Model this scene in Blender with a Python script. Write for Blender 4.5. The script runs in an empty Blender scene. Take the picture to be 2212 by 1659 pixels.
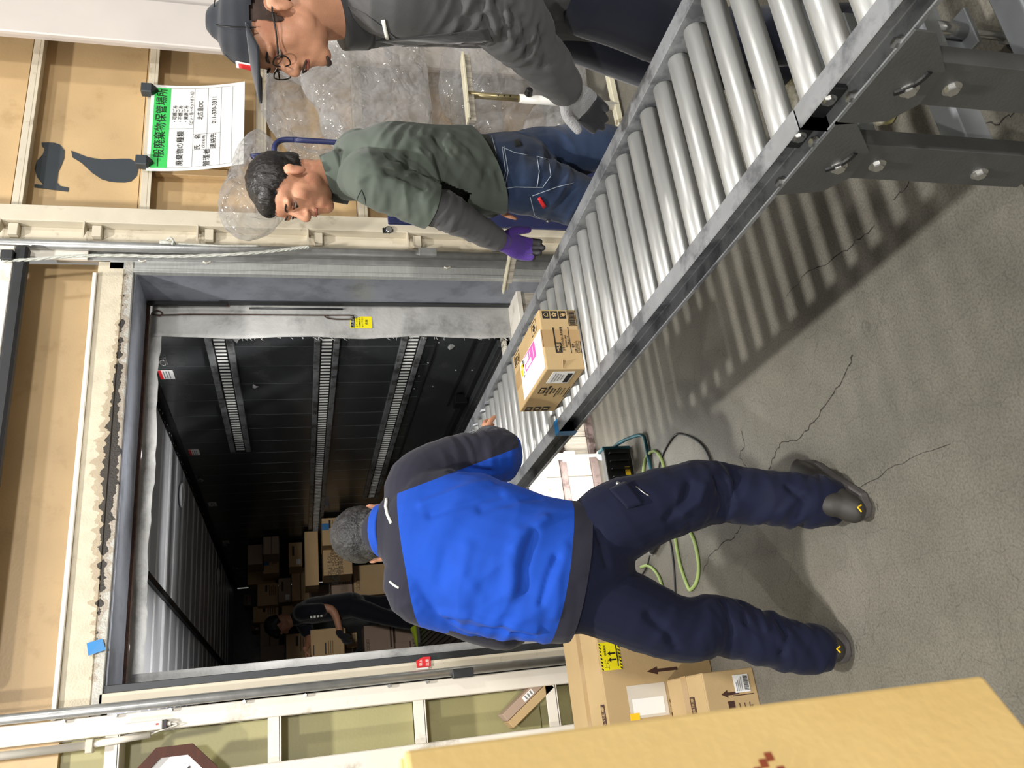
import bpy, bmesh, math, random
import numpy as np
from mathutils import Vector, Matrix, noise
sc = bpy.context.scene
col = sc.collection
random.seed(7)
PI = math.pi
V = Vector

# ------------------------------------------------------------------ camera (phone held sideways: picture-left is up)
H = 1.60
F = 1767.0
def _axes(yaw, pit, roll):
    f = V((math.sin(yaw)*math.cos(pit), math.cos(yaw)*math.cos(pit), -math.sin(pit)))
    r = V((math.cos(yaw), -math.sin(yaw), 0)); d = f.cross(r)
    return r*math.cos(roll)+d*math.sin(roll), d*math.cos(roll)-r*math.sin(roll), f
CR, CD, CF = _axes(math.radians(23.529), math.radians(14.823), math.radians(0.871))
CAM = V((0, 0, H))
cd = bpy.data.cameras.new('camera'); cam = bpy.data.objects.new('camera', cd); col.objects.link(cam)
cd.sensor_fit = 'HORIZONTAL'; cd.sensor_width = 36; cd.lens = F/2212*36; cd.clip_start = 0.02
m = Matrix((CD, CR, -CF)).transposed().to_4x4(); m.translation = CAM; cam.matrix_world = m
cd.dof.use_dof = True; cd.dof.focus_distance = 2.6; cd.dof.aperture_fstop = 10
sc.camera = cam
def ray(x, y): return CR*((829.5-y)/F) + CD*((x-1106)/F) + CF
def ay(x, y, Y): d = ray(x, y); return CAM + d*(Y/d.y)
def az(x, y, z): d = ray(x, y); return CAM + d*((z-H)/d.z)
def ax(x, y, X): d = ray(x, y); return CAM + d*(X/d.x)

# ------------------------------------------------------------------ world, lights, exposure
w = bpy.data.worlds.new('world'); sc.world = w; w.use_nodes = True
w.node_tree.nodes['Background'].inputs[0].default_value = (1.0, 0.97, 0.92, 1)
w.node_tree.nodes['Background'].inputs[1].default_value = 0.30
sc.view_settings.view_transform = 'Standard'; sc.view_settings.look = 'None'
sc.view_settings.gamma = 1; sc.view_settings.exposure = 0.0; sc.view_settings.use_curve_mapping = False
def area(name, loc, target, size, power, color=(1, .97, .92), spread=PI):
    l = bpy.data.lights.new(name, 'AREA'); l.shape = 'DISK'; l.size = size; l.energy = power; l.color = color; l.spread = spread
    o = bpy.data.objects.new(name, l); col.objects.link(o); o.location = loc
    o.rotation_euler = (V(target)-V(loc)).to_track_quat('-Z', 'Y').to_euler(); return o
area('ceiling_lamp_or_fill', (0.15, 1.1, 6.4), (0.5, 1.6, 0), 0.30, 360)
area('ceiling_lamp_or_fill', (-3.6, -2.2, 5.2), (0.4, 2.6, 0), 0.35, 230)
area('ceiling_lamp_or_fill', (4.6, -1.5, 6.2), (2.0, 3.0, 0), 0.5, 150)
area('ceiling_lamp_or_fill', (0.6, -8.5, 4.3), (1.2, 8.0, 1.2), 0.8, 560)  # frontal fill added to brighten the truck interior, no lamp known there

# ------------------------------------------------------------------ helpers
class MB:
    def __init__(s): s.v = []; s.f = []
    def add(s, vs, fs):
        n = len(s.v); s.v += [V(p) for p in vs]; s.f += [tuple(i+n for i in q) for q in fs]; return s
    def box(s, x0, x1, y0, y1, z0, z1):
        return s.add([(x0,y0,z0),(x1,y0,z0),(x1,y1,z0),(x0,y1,z0),(x0,y0,z1),(x1,y0,z1),(x1,y1,z1),(x0,y1,z1)],
                     [(0,3,2,1),(4,5,6,7),(0,1,5,4),(1,2,6,5),(2,3,7,6),(3,0,4,7)])
    def bar(s, a, b, u, hw, hh):
        a, b = V(a), V(b); d = (b-a).normalized(); u = (V(u)-d*V(u).dot(d)).normalized(); w = d.cross(u)
        vs = [p+u*i*hw+w*j*hh for p in (a, b) for i, j in ((-1,-1),(1,-1),(1,1),(-1,1))]
        return s.add(vs, [(0,3,2,1),(4,5,6,7),(0,1,5,4),(1,2,6,5),(2,3,7,6),(3,0,4,7)])
    def cyl(s, a, b, r, r2=None, n=16):
        a, b = V(a), V(b); r2 = r if r2 is None else r2; d = (b-a).normalized()
        u = d.orthogonal().normalized(); w = d.cross(u)
        vs = [a+(u*math.cos(t)+w*math.sin(t))*r for t in [2*PI*i/n for i in range(n)]] + \
             [b+(u*math.cos(t)+w*math.sin(t))*r2 for t in [2*PI*i/n for i in range(n)]]
        fs = [(i, (i+1) % n, n+(i+1) % n, n+i) for i in range(n)] + [tuple(range(n-1, -1, -1)), tuple(range(n, 2*n))]
        return s.add(vs, fs)
    def tube(s, pts, r, n=8, closed=False):
        pts = [V(p) for p in pts]; m_ = len(pts); rr = r if isinstance(r, (list, tuple)) else [r]*m_
        t0 = (pts[1]-pts[0]).normalized(); u = t0.orthogonal().normalized(); vs = []; fs = []
        for i, p in enumerate(pts):
            if closed: t = (pts[(i+1) % m_]-pts[i-1]).normalized()
            else: t = (pts[min(i+1, m_-1)]-pts[max(i-1, 0)]).normalized()
            u = (u-t*u.dot(t)).normalized(); w = t.cross(u)
            vs += [p+(u*math.cos(2*PI*k/n)+w*math.sin(2*PI*k/n))*rr[i] for k in range(n)]
        for i in range(m_ if closed else m_-1):
            j = (i+1) % m_
            fs += [(i*n+k, i*n+(k+1) % n, j*n+(k+1) % n, j*n+k) for k in range(n)]
        if not closed: fs += [tuple(range(n-1, -1, -1)), tuple(range((m_-1)*n, m_*n))]
        return s.add(vs, fs)
    def ell(s, c, r, rot=None, nu=16, nv=10):
        c = V(c); rot = rot or Matrix.Identity(3); vs = [c+rot@V((0,0,r[2]))]; fs = []
        for j in range(1, nv):
            a = PI*j/nv
            vs += [c+rot@V((r[0]*math.sin(a)*math.cos(2*PI*i/nu), r[1]*math.sin(a)*math.sin(2*PI*i/nu), r[2]*math.cos(a))) for i in range(nu)]
        vs.append(c+rot@V((0,0,-r[2])))
        fs += [(0, 1+i, 1+(i+1) % nu) for i in range(nu)]
        for j in range(nv-2):
            fs += [(1+j*nu+i, 1+(j+1)*nu+i, 1+(j+1)*nu+(i+1) % nu, 1+j*nu+(i+1) % nu) for i in range(nu)]
        e = 1+(nv-2)*nu
        fs += [(e+i, len(vs)-1, e+(i+1) % nu) for i in range(nu)]
        return s.add(vs, fs)
    def prism(s, poly, o, ux, uy, dv):
        o, ux, uy, dv = V(o), V(ux), V(uy), V(dv); n = len(poly)
        if ux.cross(uy).dot(dv) < 0: poly = poly[::-1]
        vs = [o+ux*a+uy*b for a, b in poly]; vs += [p+dv for p in vs]
        return s.add(vs, [tuple(range(n-1, -1, -1)), tuple(range(n, 2*n))]+[(i, (i+1) % n, n+(i+1) % n, n+i) for i in range(n)])
    def grid(s, fn, nu, nv):
        vs = [fn(i/nu, j/nv) for j in range(nv+1) for i in range(nu+1)]
        return s.add(vs, [(j*(nu+1)+i, j*(nu+1)+i+1, (j+1)*(nu+1)+i+1, (j+1)*(nu+1)+i) for j in range(nv) for i in range(nu)])
    def build(s, name, mt, parent=None, smooth=False, bevel=0, seg=1, local=False, solid=0, fix=False):
        me = bpy.data.meshes.new(name)
        L = V((0,0,0)) if (local or parent is None) else wloc(parent)
        me.from_pydata([tuple(p-L) for p in s.v], [], s.f)
        if fix:
            b = bmesh.new(); b.from_mesh(me); bmesh.ops.recalc_face_normals(b, faces=b.faces); b.to_mesh(me); b.free()
        return link(name, me, mt, parent, smooth, bevel, seg, solid)
def wloc(p):
    L = p.location.copy()
    while p.parent: p = p.parent; L += p.location
    return L
def link(name, me, mt, parent=None, smooth=False, bevel=0, seg=1, solid=0):
    o = bpy.data.objects.new(name, me); col.objects.link(o)
    if mt is not None: me.materials.append(mt)
    if smooth: me.polygons.foreach_set('use_smooth', [True]*len(me.polygons))
    if parent is not None: o.parent = parent
    if solid:
        q = o.modifiers.new('thickness', 'SOLIDIFY'); q.thickness = solid
    if bevel:
        q = o.modifiers.new('bevel', 'BEVEL'); q.width = bevel; q.segments = seg; q.limit_method = 'ANGLE'; q.angle_limit = 0.7
    return o
def tag(o, label=None, cat=None, group=None, kind=None):
    if label: o['label'] = label
    if cat: o['category'] = cat
    if group: o['group'] = group
    if kind: o['kind'] = kind
    return o
def thing(name, label, cat, loc=(0,0,0), rz=0, group=None, kind=None):
    o = bpy.data.objects.new(name, None); col.objects.link(o); o.location = loc; o.rotation_euler = (0,0,rz); o.empty_display_size = .1
    return tag(o, label, cat, group, kind)
def setting(name, loc=(0,0,0)):
    o = bpy.data.objects.new(name, None); col.objects.link(o); o.location = loc; o['kind'] = 'structure'; return o
def inst(src, parent, off):
    o = src.copy(); col.objects.link(o); o.parent = parent; o.location = src.location + V(off); return o
def bx(name, x0, x1, y0, y1, z0, z1, mt, parent, bevel=0.002):
    return MB().box(x0, x1, y0, y1, z0, z1).build(name, mt, parent, bevel=bevel)
def smoothpath(pts, k=6):
    pts = [V(p) for p in pts]; out = []
    for i in range(len(pts)-1):
        a = pts[max(i-1, 0)]; b = pts[i]; c = pts[i+1]; d = pts[min(i+2, len(pts)-1)]
        for j in range(k):
            t = j/k
            out.append(0.5*((2*b)+(c-a)*t+(2*a-5*b+4*c-d)*t*t+(3*b-a-3*c+d)*t**3))
    return out+[pts[-1]]
def text_mesh(body, size, align='CENTER', bold=0.0, ext=0.0004, shear=0):
    cu = bpy.data.curves.new('text', 'FONT'); cu.body = body; cu.size = size; cu.align_x = align; cu.align_y = 'CENTER'
    cu.extrude = ext; cu.offset = bold; cu.resolution_u = 2; cu.shear = shear
    o = bpy.data.objects.new('text', cu); col.objects.link(o)
    dg = bpy.context.evaluated_depsgraph_get()
    me = bpy.data.meshes.new_from_object(o.evaluated_get(dg)); bpy.data.objects.remove(o); bpy.data.curves.remove(cu)
    return me
def text(name, body, size, mt, parent, o, ux, uy, align='CENTER', bold=0.0, wscale=1.0):
    """flat lettering: o = centre in the parent's local frame, ux = reading direction, uy = up of the letters"""
    me = text_mesh(body, size, align, bold); ux, uy = V(ux).normalized(), V(uy).normalized()
    M = Matrix((ux*wscale, uy, ux.cross(uy))).transposed().to_4x4(); M.translation = V(o); me.transform(M)
    return link(name, me, mt, parent)

# ------------------------------------------------------------------ materials
def nt(name):
    mt = bpy.data.materials.new(name); mt.use_nodes = True; t = mt.node_tree; return mt, t, t.nodes['Principled BSDF']
def nd(t, kind, **kw):
    n = t.nodes.new(kind)
    for k, v in kw.items():
        if k.startswith('i_'): n.inputs[int(k[2:])].default_value = v
        else: setattr(n, k, v)
    return n
def c4(c, k=1.0): return (min(c[0]*k, 1), min(c[1]*k, 1), min(c[2]*k, 1), 1)
def pm(name, c, rough=.5, metal=0, ns=8, na=.12, bump=0, bs=60, dirt=None, ds=3, dk=(.48,.62), stretch=None, spec=.5, rv=.08):
    """plain procedural material: colour with soft noise, optional dirt patches and fine bump"""
    mt, t, b = nt(name); L = t.links.new
    tc = nd(t, 'ShaderNodeTexCoord'); src = tc.outputs['Object']
    if stretch:
        mp = nd(t, 'ShaderNodeMapping'); mp.inputs['Scale'].default_value = stretch; L(src, mp.inputs[0]); src = mp.outputs[0]
    n = nd(t, 'ShaderNodeTexNoise'); n.inputs['Scale'].default_value = ns; n.inputs['Detail'].default_value = 5; L(src, n.inputs['Vector'])
    r = nd(t, 'ShaderNodeValToRGB'); L(n.outputs['Fac'], r.inputs[0])
    r.color_ramp.elements[0].position = .3; r.color_ramp.elements[1].position = .7
    r.color_ramp.elements[0].color = c4(c, 1-na); r.color_ramp.elements[1].color = c4(c, 1+na); out = r.outputs[0]
    if dirt:
        n2 = nd(t, 'ShaderNodeTexNoise'); n2.inputs['Scale'].default_value = ds; n2.inputs['Detail'].default_value = 8; n2.inputs['Roughness'].default_value = .65; L(src, n2.inputs['Vector'])
        r2 = nd(t, 'ShaderNodeValToRGB'); L(n2.outputs['Fac'], r2.inputs[0]); r2.color_ramp.elements[0].position = dk[0]; r2.color_ramp.elements[1].position = dk[1]
        mx = nd(t, 'ShaderNodeMix', data_type='RGBA'); L(r2.outputs[0], mx.inputs[0]); L(out, mx.inputs[6]); mx.inputs[7].default_value = c4(dirt); out = mx.outputs[2]
    L(out, b.inputs['Base Color']); b.inputs['Metallic'].default_value = metal; b.inputs['Specular IOR Level'].default_value = spec
    mr = nd(t, 'ShaderNodeMapRange'); L(n.outputs['Fac'], mr.inputs[0]); mr.inputs[3].default_value = max(rough-rv, .03); mr.inputs[4].default_value = min(rough+rv, 1); L(mr.outputs[0], b.inputs['Roughness'])
    if bump:
        n3 = nd(t, 'ShaderNodeTexNoise'); n3.inputs['Scale'].default_value = bs; n3.inputs['Detail'].default_value = 4; L(src, n3.inputs['Vector'])
        bp = nd(t, 'ShaderNodeBump'); bp.inputs['Strength'].default_value = bump; bp.inputs['Distance'].default_value = .01; L(n3.outputs['Fac'], bp.inputs['Height']); L(bp.outputs[0], b.inputs['Normal'])
    return mt
def rgb(r, g, b_):  # sRGB 0-255 to linear
    f = lambda u: (u/255/12.92) if u/255 <= .04045 else ((u/255+.055)/1.055)**2.4
    return (f(r), f(g), f(b_))
# ------------------------------------------------------------------ material library
M = {}
M['white_paint'] = pm('white_paint', rgb(226,220,208), .45, ns=5, na=.05, dirt=rgb(150,138,118), ds=5, dk=(.6,.78), bump=.05)
M['post_paint'] = pm('post_paint', rgb(205,196,176), .5, ns=6, na=.06, dirt=rgb(120,108,88), ds=7, dk=(.6,.8), bump=.05)
M['column_paint'] = pm('column_paint', rgb(214,206,200), .35, ns=3, na=.04, bump=.04, bs=25)
def stained(name, c, rough, metal):
    """painted metal with a black mould and rust run along the joint under the header"""
    mt = pm(name, c, rough, metal, ns=14, na=.10, dirt=(c[0]*.6, c[1]*.55, c[2]*.5), ds=9, dk=(.6,.8), bump=.25, bs=120)
    t = mt.node_tree; L = t.links.new; b = t.nodes['Principled BSDF']; src = b.inputs['Base Color'].links[0].from_socket
    tc = nd(t, 'ShaderNodeTexCoord'); sp = nd(t, 'ShaderNodeSeparateXYZ'); L(tc.outputs['Object'], sp.inputs[0])
    def mth(op, a, b_=None, c_=None):
        n = nd(t, 'ShaderNodeMath', operation=op)
        for i, v in enumerate((a, b_, c_)):
            if v is None: continue
            if isinstance(v, (int, float)): n.inputs[i].default_value = v
            else: L(v, n.inputs[i])
        return n.outputs[0]
    mp = nd(t, 'ShaderNodeMapping'); mp.inputs['Scale'].default_value = (26, 1, 9); L(tc.outputs['Object'], mp.inputs[0])
    n1 = nd(t, 'ShaderNodeTexNoise'); n1.inputs['Scale'].default_value = 1; n1.inputs['Detail'].default_value = 6; L(mp.outputs[0], n1.inputs['Vector'])
    dz = mth('ABSOLUTE', mth('SUBTRACT', sp.outputs['Z'], 2.424)); dx = mth('ABSOLUTE', mth('ADD', sp.outputs['X'], -.02))
    lim = mth('MULTIPLY', mth('SUBTRACT', n1.outputs['Fac'], mth('MULTIPLY', dx, .50)), .085)
    dark = mth('LESS_THAN', dz, mth('SUBTRACT', lim, .010)); rust = mth('SMOOTH_MIN', mth('LESS_THAN', dz, mth('MULTIPLY_ADD', lim, 1.6, .0)), 1.0, .1)
    m1 = nd(t, 'ShaderNodeMix', data_type='RGBA'); L(mth('MULTIPLY', rust, .38), m1.inputs[0]); L(src, m1.inputs[6]); m1.inputs[7].default_value = c4(rgb(120,88,44))
    m2 = nd(t, 'ShaderNodeMix', data_type='RGBA'); L(mth('MULTIPLY', dark, .92), m2.inputs[0]); L(m1.outputs[2], m2.inputs[6]); m2.inputs[7].default_value = c4(rgb(34,31,30))
    L(m2.outputs[2], b.inputs['Base Color']); return mt
M['header_beige'] = stained('header_beige', rgb(200,190,168), .7, 0)
M['strip_alu'] = stained('weathered_aluminium', rgb(176,174,166), .45, .4)
M['tan_panel'] = pm('tan_panel', rgb(198,169,126), .42, ns=2.5, na=.1, dirt=rgb(158,128,88), ds=4, dk=(.55,.85), bump=.08, bs=90)
M['green_panel'] = pm('green_panel', rgb(166,160,114), .45, ns=2.5, na=.08, dirt=rgb(110,104,70), ds=3, dk=(.6,.9), bump=.06, bs=90)
M['galv'] = pm('galvanised_steel', rgb(170,171,170), .35, metal=.6, ns=20, na=.12, bump=.05)
M['dark_steel'] = pm('dark_steel', rgb(62,64,66), .45, metal=.6, ns=10, na=.15)
M['alu'] = pm('aluminium', rgb(186,188,186), .38, metal=.5, ns=12, na=.08, stretch=(1,1,8))
M['jamb_grey'] = pm('jamb_grey', rgb(130,134,144), .4, metal=.2, ns=4, na=.08, dirt=rgb(112,115,124), ds=6, bump=.05)
M['canvas'] = pm('grey_canvas', rgb(172,172,170), .75, ns=6, na=.14, dirt=rgb(92,92,90), ds=5, dk=(.5,.8), bump=.3, bs=40)
M['rust'] = pm('rusty_steel', rgb(58,36,26), .8, ns=30, na=.5, bump=.4)
M['rubber'] = pm('black_rubber', rgb(34,35,38), .6, ns=10, na=.2)
M['black'] = pm('black_plastic', rgb(20,20,22), .45, ns=10, na=.2)
M['print_black'] = pm('print_black', rgb(24,22,20), .6)
M['print_brown'] = pm('print_brown', rgb(150,72,46), .6)
M['print_dark_brown'] = pm('print_dark_brown', rgb(64,36,28), .6)
M['print_white'] = pm('print_white', rgb(235,235,230), .6, na=.02)
M['print_pink'] = pm('print_pink', rgb(214,96,170), .6, na=.15)
M['print_yellow'] = pm('print_yellow', rgb(240,196,28), .5, na=.03)
M['hazard_yellow'] = pm('hazard_yellow', rgb(240,226,20), .45, na=.02)
M['paper'] = pm('white_paper', rgb(236,236,234), .55, na=.02, spec=.3)
M['grey_print'] = pm('grey_print', rgb(120,120,122), .6)
M['label_red'] = pm('label_red', rgb(205,32,38), .4, na=.03)
M['sign_green'] = pm('sign_green', rgb(64,200,96), .45, na=.02)
M['blue_tape'] = pm('blue_tape', rgb(26,120,184), .4, na=.08)
M['rope'] = pm('rope_white', rgb(196,198,190), .85, ns=60, na=.2, bump=.4, bs=300)
M['truck_wall'] = pm('truck_wall_black', rgb(56,58,60), .24, ns=3, na=.2, dirt=rgb(78,78,77), ds=4, dk=(.5,.8), spec=.6, rv=.05)
M['truck_track'] = pm('truck_track', rgb(140,142,144), .4, metal=.4, ns=14, na=.15, dirt=rgb(80,80,78), ds=12)
M['truck_track_dark'] = pm('truck_track_dark', rgb(38,39,40), .5, metal=.3)
M['seam_grey'] = pm('seam_grey', rgb(92,94,96), .4, metal=.2)
M['slot_bright'] = pm('slot_liner', rgb(250,250,246), .3, na=.01)
M['truck_ceiling'] = pm('truck_ceiling', rgb(226,228,234), .4, ns=3, na=.05)
M['truck_ceiling_rib'] = pm('truck_ceiling_rib', rgb(252,252,254), .35, ns=3, na=.03)
M['truck_floor'] = pm('truck_floor_alu', rgb(84,84,84), .4, metal=.6, ns=9, na=.2)
M['mottled'] = pm('peeling_paint', rgb(206,200,186), .7, ns=12, na=.15, dirt=rgb(70,60,48), ds=18, dk=(.5,.56), bump=.4, stretch=(3,1,.6))
M['plank'] = pm('weathered_plank', rgb(178,170,156), .75, ns=9, na=.22, dirt=rgb(110,102,90), ds=7, dk=(.5,.75), bump=.35, bs=30, stretch=(7,7,.5))
M['sill_steel'] = pm('sill_steel', rgb(124,108,104), .6, metal=.3, ns=9, na=.2, dirt=rgb(70,58,52), ds=14, bump=.2)
M['roller'] = pm('roller_zinc', rgb(172,173,171), .38, metal=.55, ns=90, na=.05, bump=.03, bs=400, stretch=(.12,1,1))
M['rail'] = pm('conveyor_rail', rgb(138,140,143), .45, metal=.2, ns=18, na=.12, dirt=rgb(92,94,98), ds=9, bump=.06)
M['leg_steel'] = pm('conveyor_leg', rgb(84,85,85), .5, metal=.3, ns=14, na=.1, bump=.08, bs=150)
M['brace_steel'] = pm('conveyor_brace', rgb(150,154,158), .42, metal=.4, ns=14, na=.1)
M['bolt'] = pm('bolt_zinc', rgb(200,200,198), .28, metal=.9, na=.05)
M['carton'] = pm('carton', rgb(184,158,116), .75, ns=4, na=.05, dirt=rgb(172,145,104), ds=3, dk=(.5,.8), bump=.06, bs=160, spec=.25)
M['carton_gold'] = pm('carton_gold', rgb(232,200,134), .72, ns=4, na=.05, dirt=rgb(220,184,116), ds=3, dk=(.5,.8), bump=.08, bs=110, spec=.25)
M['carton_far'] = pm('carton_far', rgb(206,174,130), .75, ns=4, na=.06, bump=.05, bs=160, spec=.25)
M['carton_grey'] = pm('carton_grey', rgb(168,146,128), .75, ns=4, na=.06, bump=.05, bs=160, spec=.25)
M['tape'] = pm('brown_tape', rgb(172,142,100), .3, ns=4, na=.06)
M['teal'] = pm('teal_plastic', rgb(26,84,96), .45)
M['cable_green'] = pm('cable_green', rgb(140,160,96), .6, ns=30, na=.12)
M['cart_cream'] = pm('cart_cream', rgb(206,200,176), .5, ns=8, na=.06, dirt=rgb(120,108,80), ds=14, dk=(.55,.68))
M['cart_white'] = pm('cart_white', rgb(232,230,224), .4, na=.03)
M['cart_brass'] = pm('cart_brass', rgb(150,138,104), .35, metal=.7)
M['cart_blue'] = pm('cart_blue', rgb(40,46,86), .4, ns=10, na=.2)
M['clock_brown'] = pm('clock_wood', rgb(74,36,22), .7, ns=12, na=.25, stretch=(1,1,6))
M['sign_grey'] = pm('decal_charcoal', rgb(60,66,72), .4, na=.03)
M['film_label'] = pm('clear_pouch', rgb(205,198,186), .25, na=.04)

def concrete():
    mt, t, b = nt('concrete'); L = t.links.new
    tc = nd(t, 'ShaderNodeTexCoord'); P = tc.outputs['Object']
    def nz(s, d, r=.5):
        n = nd(t, 'ShaderNodeTexNoise'); n.inputs['Scale'].default_value = s; n.inputs['Detail'].default_value = d; n.inputs['Roughness'].default_value = r; L(P, n.inputs['Vector']); return n
    a = nz(1.3, 6, .6); f = nz(160, 3); g = nz(9, 6, .7)
    r = nd(t, 'ShaderNodeValToRGB'); L(a.outputs['Fac'], r.inputs[0]); e = r.color_ramp.elements
    e[0].position = .3; e[0].color = c4(rgb(102,99,90)); e[1].position = .72; e[1].color = c4(rgb(130,126,116))
    m1 = nd(t, 'ShaderNodeMix', data_type='RGBA', blend_type='MULTIPLY'); m1.inputs[0].default_value = .55; L(r.outputs[0], m1.inputs[6])
    r2 = nd(t, 'ShaderNodeValToRGB'); L(f.outputs['Fac'], r2.inputs[0]); r2.color_ramp.elements[0].position = .35; r2.color_ramp.elements[0].color = (.55,.55,.55,1); r2.color_ramp.elements[1].position = .6; r2.color_ramp.elements[1].color = (1.1,1.1,1.1,1); L(r2.outputs[0], m1.inputs[7])
    m2 = nd(t, 'ShaderNodeMix', data_type='RGBA', blend_type='MULTIPLY'); m2.inputs[0].default_value = .35; L(m1.outputs[2], m2.inputs[6]); L(g.outputs['Fac'], m2.inputs[7])
    # hairline craze cracks
    dst = nz(6, 4); vm = nd(t, 'ShaderNodeVectorMath', operation='MULTIPLY_ADD'); L(dst.outputs['Color'], vm.inputs[0]); vm.inputs[1].default_value = (.12,.12,.12); L(P, vm.inputs[2])
    vo = nd(t, 'ShaderNodeTexVoronoi', feature='DISTANCE_TO_EDGE'); vo.inputs['Scale'].default_value = 9; L(vm.outputs[0], vo.inputs['Vector'])
    r3 = nd(t, 'ShaderNodeValToRGB'); L(vo.outputs['Distance'], r3.inputs[0]); r3.color_ramp.elements[0].color = (.55,.55,.55,1); r3.color_ramp.elements[1].position = .016
    m3 = nd(t, 'ShaderNodeMix', data_type='RGBA', blend_type='MULTIPLY'); L(nz(1.1, 3).outputs['Fac'], m3.inputs[0]); L(m2.outputs[2], m3.inputs[6]); L(r3.outputs[0], m3.inputs[7])
    L(m3.outputs[2], b.inputs['Base Color']); b.inputs['Roughness'].default_value = .55; b.inputs['Specular IOR Level'].default_value = .35
    bp = nd(t, 'ShaderNodeBump'); bp.inputs['Strength'].default_value = .12; bp.inputs['Distance'].default_value = .004; L(f.outputs['Fac'], bp.inputs['Height']); L(bp.outputs[0], b.inputs['Normal'])
    return mt
M['concrete'] = concrete()
def film():
    mt, t, b = nt('clear_film'); L = t.links.new; out = t.nodes['Material Output']
    b.inputs['Base Color'].default_value = (.50,.50,.51,1); b.inputs['Roughness'].default_value = .11; b.inputs['Specular IOR Level'].default_value = .9
    tr = nd(t, 'ShaderNodeBsdfTransparent'); tr.inputs[0].default_value = (.93,.92,.9,1)
    lw = nd(t, 'ShaderNodeLayerWeight'); lw.inputs[0].default_value = .25
    tc = nd(t, 'ShaderNodeTexCoord'); n = nd(t, 'ShaderNodeTexNoise'); n.inputs['Scale'].default_value = 9; n.inputs['Detail'].default_value = 6; L(tc.outputs['Object'], n.inputs['Vector'])
    mr = nd(t, 'ShaderNodeMapRange'); L(n.outputs['Fac'], mr.inputs[0]); mr.inputs[1].default_value = .35; mr.inputs[2].default_value = .7; mr.inputs[3].default_value = .06; mr.inputs[4].default_value = .30
    ad = nd(t, 'ShaderNodeMath', operation='MULTIPLY_ADD'); L(lw.outputs['Facing'], ad.inputs[0]); ad.inputs[1].default_value = .60; L(mr.outputs[0], ad.inputs[2]); ad.use_clamp = True
    mx = nd(t, 'ShaderNodeMixShader'); L(ad.outputs[0], mx.inputs[0]); L(tr.outputs[0], mx.inputs[1]); L(b.outputs[0], mx.inputs[2]); L(mx.outputs[0], out.inputs[0])
    hs = None
    for sc_, am in ((4.5, 1.0), (11, .4)):
        v = nd(t, 'ShaderNodeTexNoise'); v.inputs['Scale'].default_value = sc_; v.inputs['Detail'].default_value = 1.5; v.inputs['Distortion'].default_value = .8; L(tc.outputs['Object'], v.inputs['Vector'])
        s1 = nd(t, 'ShaderNodeMath', operation='SUBTRACT'); L(v.outputs['Fac'], s1.inputs[0]); s1.inputs[1].default_value = .5
        s2 = nd(t, 'ShaderNodeMath', operation='ABSOLUTE'); L(s1.outputs[0], s2.inputs[0])
        s3 = nd(t, 'ShaderNodeMath', operation='MULTIPLY_ADD'); L(s2.outputs[0], s3.inputs[0]); s3.inputs[1].default_value = am
        if hs is not None: L(hs, s3.inputs[2])
        else: s3.inputs[2].default_value = 0
        hs = s3.outputs[0]
    bp = nd(t, 'ShaderNodeBump'); bp.inputs['Strength'].default_value = 1.0; bp.inputs['Distance'].default_value = .07; L(hs, bp.inputs['Height']); L(bp.outputs[0], b.inputs['Normal']); L(bp.outputs[0], lw.inputs['Normal'])
    return mt
M['film'] = film()

# ------------------------------------------------------------------ floor
fl = MB().box(-5, 6.5, -4, 4.05, -.3, 0).build('floor', M['concrete']); fl['kind'] = 'structure'
MB().box(-5, 6.5, 4.05, 14, -.5, -.3).build('ground_apron', M['concrete'], fl)
M['crack'] = pm('crack_dark', rgb(46,43,39), .9)
def crack(pix, w=.003):
    pts = smoothpath([az(x, y, .0006) for x, y in pix], 5); mb = MB(); vs = []; rnd = random.Random(len(pix))
    jp = [p+V((rnd.uniform(-.006,.006), rnd.uniform(-.006,.006), 0)) for p in pts]
    for i, p in enumerate(jp):
        t = (jp[min(i+1, len(jp)-1)]-jp[max(i-1, 0)]).normalized(); s = V((-t.y, t.x, 0))*w*rnd.uniform(.25, 1.0)
        vs += [p-s, p+s]
    mb.add(vs, [(2*i, 2*i+2, 2*i+3, 2*i+1) for i in range(len(jp)-1)])
    mb.build('crack', M['crack'], fl)
crack([(1520,1235),(1535,1200),(1560,1175),(1590,1155),(1605,1125)])
crack([(1660,1015),(1672,985),(1690,955),(1720,950),(1745,925),(1760,905),(1800,850),(1830,800),(1840,770)])
crack([(1600,930),(1607,960),(1598,985),(1612,1010)], .002)
crack([(2110,255),(2140,270),(2165,262),(2195,235),(2212,225)], .003)
crack([(1700,640),(1745,590),(1800,560),(1850,520),(1890,490)], .0025)
crack([(1930,430),(1965,395),(1990,375)], .0025)
crack([(1830,1080),(1880,1040),(1950,1000),(2050,960)], .0015)

# ------------------------------------------------------------------ dock step below the door
st = setting('trim_1', (1.3, 4.05, 0))
bx('steel_edge', .3, 2.36, 4.045, 4.32, -.3, .042, M['sill_steel'], st, .004)
for i in range(9):
    a = .3+i*.2289
    bx('board', a+.002, a+.2269, 4.056+(i % 3)*.002, 4.32, .042, .181, M['plank'], st, .003)
    bx('board', a+.002, a+.2269, 4.056+((i+1) % 3)*.002, 4.32, .218, .306, M['plank'], st, .003)
bx('steel_bar', .3, 2.36, 4.046, 4.32, .181, .218, M['sill_steel'], st, .004)
bx('white_strip', .3, 2.36, 4.044, 4.32, .306, .337, M['white_paint'], st, .003)

# ------------------------------------------------------------------ back wall: built-up posts, rails and panels
wb = setting('wall_back', (1.3, 4, 0))
T = M['tan_panel']
zs = [2.57, 3.2, 4.6]
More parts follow.
